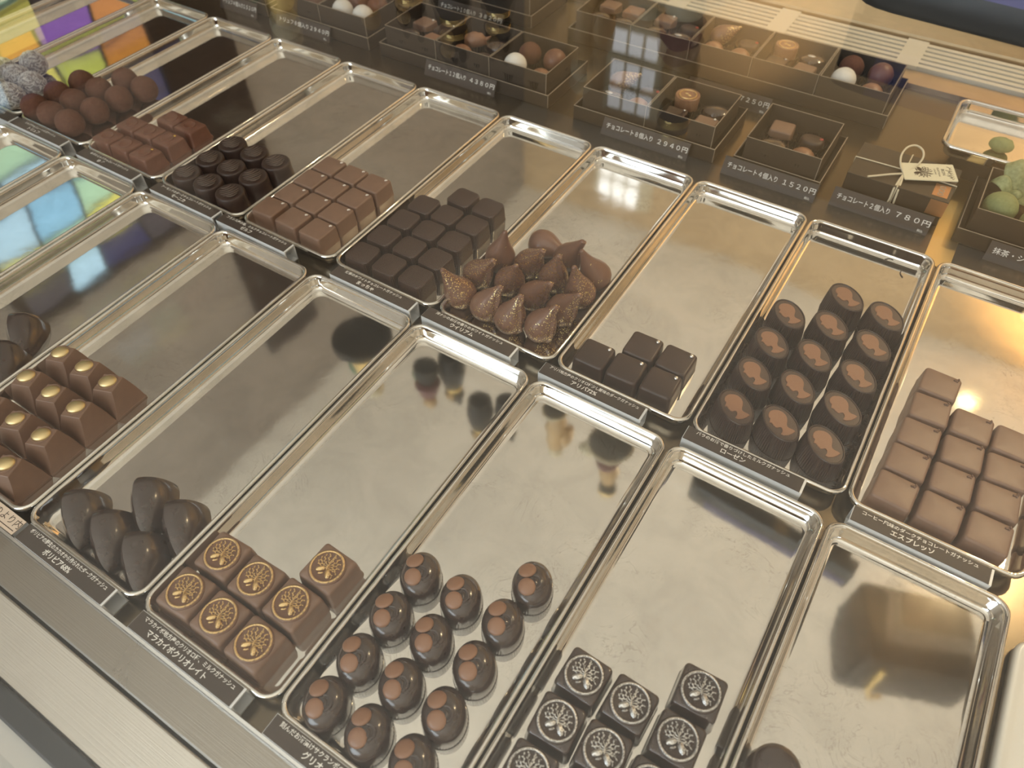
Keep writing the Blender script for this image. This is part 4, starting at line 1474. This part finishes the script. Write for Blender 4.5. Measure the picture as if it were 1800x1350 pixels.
# green matcha box
gb = open_box(229, 342, 1, 'brown gift box with green tulle ribbon at the picture edge')
del gb['group']
for k, (x, y, l) in enumerate([(253, 373, 'green matcha truffle nearest the front of the ribbon box'), (285, 366, 'green matcha truffle at the picture edge in the ribbon box')]):
    if k == 0:
        gt = MB().ball((0, 0, 13.5), 14.5, 14.5, 13.5, 26, 18, fn=lump).build('matcha_truffle', M['green_choc'])
    place(gt, (x, y, 12.5), jit(2), l, 'truffle', 'matcha truffles')
rb = empty('ribbon_bow', (262, 400, 12.5))


def petal(L, W, lift, ang, fold):
    m = MB()
    rings = []
    for i in range(11):
        t = i / 10
        w = W * math.sin(PI * min(0.98, 0.06 + 0.92 * t)) ** 0.7
        z = lift * math.sin(PI * t * 0.75) + 6
        ring = []
        for k in range(13):
            u = -1 + 2 * k / 12
            ring.append((t * L, u * w, z + fold * (1 - u * u) * math.sin(PI * t) + 0.9 * math.sin(5 * u + 3 * t)))
        low = [(x, y, z - 0.5) for x, y, z in ring[::-1]]
        rings.append(ring + low)
    m.loft(rings)
    c, s = math.cos(ang), math.sin(ang)
    m.v = [(x * c - y * s, x * s + y * c, z) for x, y, z in m.v]
    return m


for L, W, lift, a, f in ((34, 12, 22, 1.95, 8), (32, 11, 18, 0.15, 8), (30, 11, 26, 1.0, 8), (28, 9, 10, -0.6, 6), (24, 10, 14, 2.9, 6)):
    petal(L, W, lift, a, f).build('ribbon_loop', M['ribbon'], rb, angle=60)
MB().ball((0, 0, 12), 6, 6, 6, 12, 8).build('ribbon_knot', M['ribbon'], rb)
MB().revolve([(8, 0), (8, 0.6), (3, 1.5), (3, 8), (0.5, 8.2)], 14).build('ribbon_stem', M['ribbon'], rb)
tag(rb, 'pale green tulle ribbon bow inside the gift box at the picture edge', 'ribbon')

# small raised tray at the back
rs = empty('tray_riser', (190, 430, 0.3))
rs_mb = MB()
rs_mb.box(10, 14, 0, 150, 84, 26).build('riser_block', M['box'], rs, smooth=False)
tag(rs, 'low dark riser under the small tray beside the long box', 'riser')
st = tray_mesh(170, 98, 14, 12).build('small_steel_tray', M['tray'], angle=60)
st.location = Vector((271, 474, 26)) * S
tag(st, 'small steel tray mirroring golden light on a riser near the vent', 'tray')
MB_ = MB()
MB_.ball((0, 0, 7), 11, 7.5, 7, 18, 10, fn=lambda q: 1 + 0.1 * noise.noise(q * 3))
o = MB_.build('green_truffle_half', M['green_choc'])
o.location = Vector((236, 462, 26 + 1.4)) * S
tag(o, 'small green confection lying in the raised tray', 'chocolate')

# white dish at the front right
dm = MB()
rings = []
for off, z in ((1.5, 0.0), (0.2, 1), (0, 5), (0.6, 7), (1.8, 7.8), (3.6, 7.4), (6.0, 5.6), (9, 4.4), (18, 4.0)):
    rings.append(rr(120 - 2 * off, 250 - 2 * off, max(2, 12 - off), z, 7))
dm.loft(rings, True, False)
dm.add(rings[-1], [tuple(range(len(rings[-1])))])
o = dm.build('white_dish', M['white_dish'], angle=60)
o.location = Vector((336.5 + 60, -14 - 125, 0.4)) * S
tag(o, 'white glazed ceramic dish at the lower right picture edge', 'dish')

# loose chocolate shavings on the steel
sh = [(186, 283, 0.4, 7), (205, 268, 1.9, 9), (-176, -224, 0.7, 6)]
T = ['short curled chocolate shaving by the rim above the cameo ovals', 'hooked chocolate shaving lying in the cameo tray', 'thin chocolate sliver behind the dark wedges']
for k, (x, y, a, L) in enumerate(sh):
    c, s = math.cos(a), math.sin(a)
    m = MB().tube([(t * L * c - 1.6 * s * math.sin(3 * t), t * L * s + 1.6 * c * math.sin(3 * t), FLOOR + 0.45) for t in [i / 6 for i in range(7)]], lambda t: 0.4, 5)
    m.v = [(px + x, py + y, pz) for px, py, pz in m.v]
    tag(m.build('chocolate_shaving', M['dark']), T[k], 'chocolate shaving', 'chocolate shavings')

# ------------------------------------------------------------------ on top of the glass: a payment terminal and figurines, mirrored in the trays
GZ = 250.0
tm = empty('payment_terminal', (190, 160, GZ + 0.3), -0.07)
bmb = MB()
bmb.loft([rr(104, 40, 14, 0, 6, -28, 34), rr(108, 44, 15, 2, 6, -28, 34), rr(108, 44, 15, 16, 6, -28, 34), rr(104, 40, 14, 18, 6, -28, 34)])
bmb.build('base', M['black_plastic'], tm)
MB().box(62, -14, 4, 92, 60, 16).box(20, 30, 4, 92, 60, 16).build('side_arm', M['black_plastic'], tm, smooth=False)
hd = MB()
secs = []
for x, e in [(-80, 12), (-78, 7.2), (-74, 3.6), (-68, 1.2), (-58, 0), (101, 0)]:
    secs.append([(x, y, z) for y, z in ((-20 + e, 4), (-18 + e, 0), (-2, 0), (-1, 4), (-1, 38), (-13 + e * 0.5, 38), (-19 + e, 18))])
hd.loft(secs, True, True, fan=False)
hd.build('scanner_bar', M['black_plastic'], tm, angle=50)
fp = MB()
fp.loft([[(x, -19.4, 17), (x, -13.6, 37.5), (x, -13.1, 37.5), (x, -18.9, 17)] for x in (-58, 98)], True, True, fan=False)
fp.build('display_glass', M['lavender'], tm, smooth=False)
tag(tm, 'black payment terminal with oblong base on the glass top, at the picture corner', 'payment terminal')

ar = MB().loft([rr(90, 60, 3, 0, 3), rr(90, 60, 3, 60, 3)]).build('acrylic_block', M['glass'])  # added unseen block that lifts the bag to its mirrored height
ar.location = Vector((376, 152, GZ + 0.4)) * S
ar.rotation_euler = (0, 0, 0.33)
tag(ar, 'added clear acrylic block under the stand-in black bag on the glass top', 'riser')
hb = empty('stand_in_bag', (374, 150, GZ + 60.9), 0.33)  # invented bag, stands in for the dark shape mirrored in the last tray
m = MB()
m.loft([rr(104, 80, 8, 0, 4), rr(112, 88, 8, 6, 4), rr(114, 90, 8, 70, 4), rr(104, 60, 8, 110, 4), rr(100, 40, 6, 118, 4)])
m.build('bag_body', M['black_leather'], hb)
MB().tube([(-36, -46, 8), (-34, -47, 60), (-20, -40, 100), (0, -30, 119)], 3.2, 8).build('gold_strap', M['brass_bright'], hb)
MB().tube([(-36, 0, 112), (-30, 0, 150), (0, 0, 170), (30, 0, 150), (36, 0, 112)], 3.5, 8).build('handle', M['black_leather'], hb)
tag(hb, 'black bag with gold strap, added for the dark reflection in the nearly empty tray', 'bag')


def figurine(x, y, parts, label):
    r = empty('figurine', (x, y, GZ))
    for nm, mat, prof, off in parts:
        m = MB()
        if isinstance(prof, tuple):
            m.ball(off, *prof, 20, 12)
        else:
            m.revolve(prof, 28, off)
        m.build(nm, M[mat], r)
    return tag(r, label, 'figurine', 'figurines on the glass top')


figurine(-330, 128, [('base', 'black_gloss', [(38, 0), (39, 2), (39, 10), (36, 14), (20, 15)], (0, 0, 0)), ('cone_body', 'brass_bright', [(30, 14), (26, 30), (17, 70), (12, 90), (8, 96)], (0, 0, 0)),
                     ('head', 'cream_gloss', (13, 13, 14), (0, 0, 106)), ('leaf', 'green_gloss', (9, 5, 16), (-22, -8, 66))], 'gold cone figurine on a wide black base')
for x, y, h, lab in ((-216, 160, 1.2, 'tall black cat figurine with gold collar'), (-146, 122, 1.1, 'black cat figurine with gold face nearest the pale ones'), (-118, 138, 1.0, 'smaller black cat figurine behind the gold-faced one')):
    figurine(x, y, [('base', 'black_gloss', [(11 * h, 0), (13 * h, 3 * h), (15 * h, 22 * h), (11 * h, 44 * h), (7 * h, 52 * h)], (0, 0, 0)), ('collar', 'brass_bright', [(8.5 * h, 50 * h), (9 * h, 52 * h), (8.5 * h, 54 * h)], (0, 0, 0)),
                    ('head', 'black_gloss', (11 * h, 10 * h, 10 * h), (0, 0, 63 * h)), ('face', 'tan_gloss', (6 * h, 4 * h, 5 * h), (0, -7.5 * h, 61 * h)), ('ear', 'black_gloss', (3 * h, 2 * h, 6 * h), (-6 * h, 0, 74 * h)), ('ear', 'black_gloss', (3 * h, 2 * h, 6 * h), (6 * h, 0, 74 * h))], lab)
figurine(-232, 130, [('base', 'black_gloss', [(14, 0), (15, 3), (15, 14), (9, 30), (6, 44)], (0, 0, 0)), ('skirt', 'maroon', [(12, 30), (16, 34), (11, 52), (6, 62)], (0, 0, 0)), ('head', 'tan_gloss', (8, 8, 9), (0, 0, 70)), ('leaf', 'green_gloss', (5, 3, 10), (-14, -4, 24))], 'maroon skirted figurine with dark foot')
figurine(-63, 157, [('felt_base', 'grey_felt', [(13, 0), (13, 0.6)], (0, 0, 0)), ('base', 'cream_gloss', [(14.6, 0.4), (15.4, 2), (14.6, 4.5), (8, 6)], (0, 0, 0)), ('body', 'tan_gloss', [(8, 5), (11, 20), (14, 34), (10, 52), (12, 62), (7, 78)], (2, 2, 0)), ('head', 'cream_gloss', (9, 9, 10), (3, 3, 87)), ('wing', 'tan_gloss', (7, 13, 18), (16, 6, 50))], 'slender tan figurine on a small cream base')
figurine(14, 149, [('felt_base', 'grey_felt', [(24, 0), (24, 0.6)], (0, 0, 0)), ('base', 'cream_gloss', [(26, 0.4), (27, 2), (26, 5), (12, 7)], (0, 0, 0)), ('body', 'cream_gloss', [(9, 6), (11, 16), (13, 24), (10, 30)], (0, 0, 0)), ('shawl', 'maroon', [(11, 28), (15, 32), (13, 42), (8, 48)], (0, 0, 0)),
                   ('bust', 'tan_gloss', [(9, 46), (13, 60), (10, 76), (7, 82)], (3, 2, 0)), ('head', 'black_gloss', (11, 11, 12), (4, 3, 94)), ('hat_band', 'brass_bright', [(11.4, 96), (11.8, 99), (11.2, 102)], (4, 3, 0)), ('basket', 'cream_gloss', (12, 10, 9), (-24, -4, 26))], 'maroon-shawled figurine on a wide cream base')
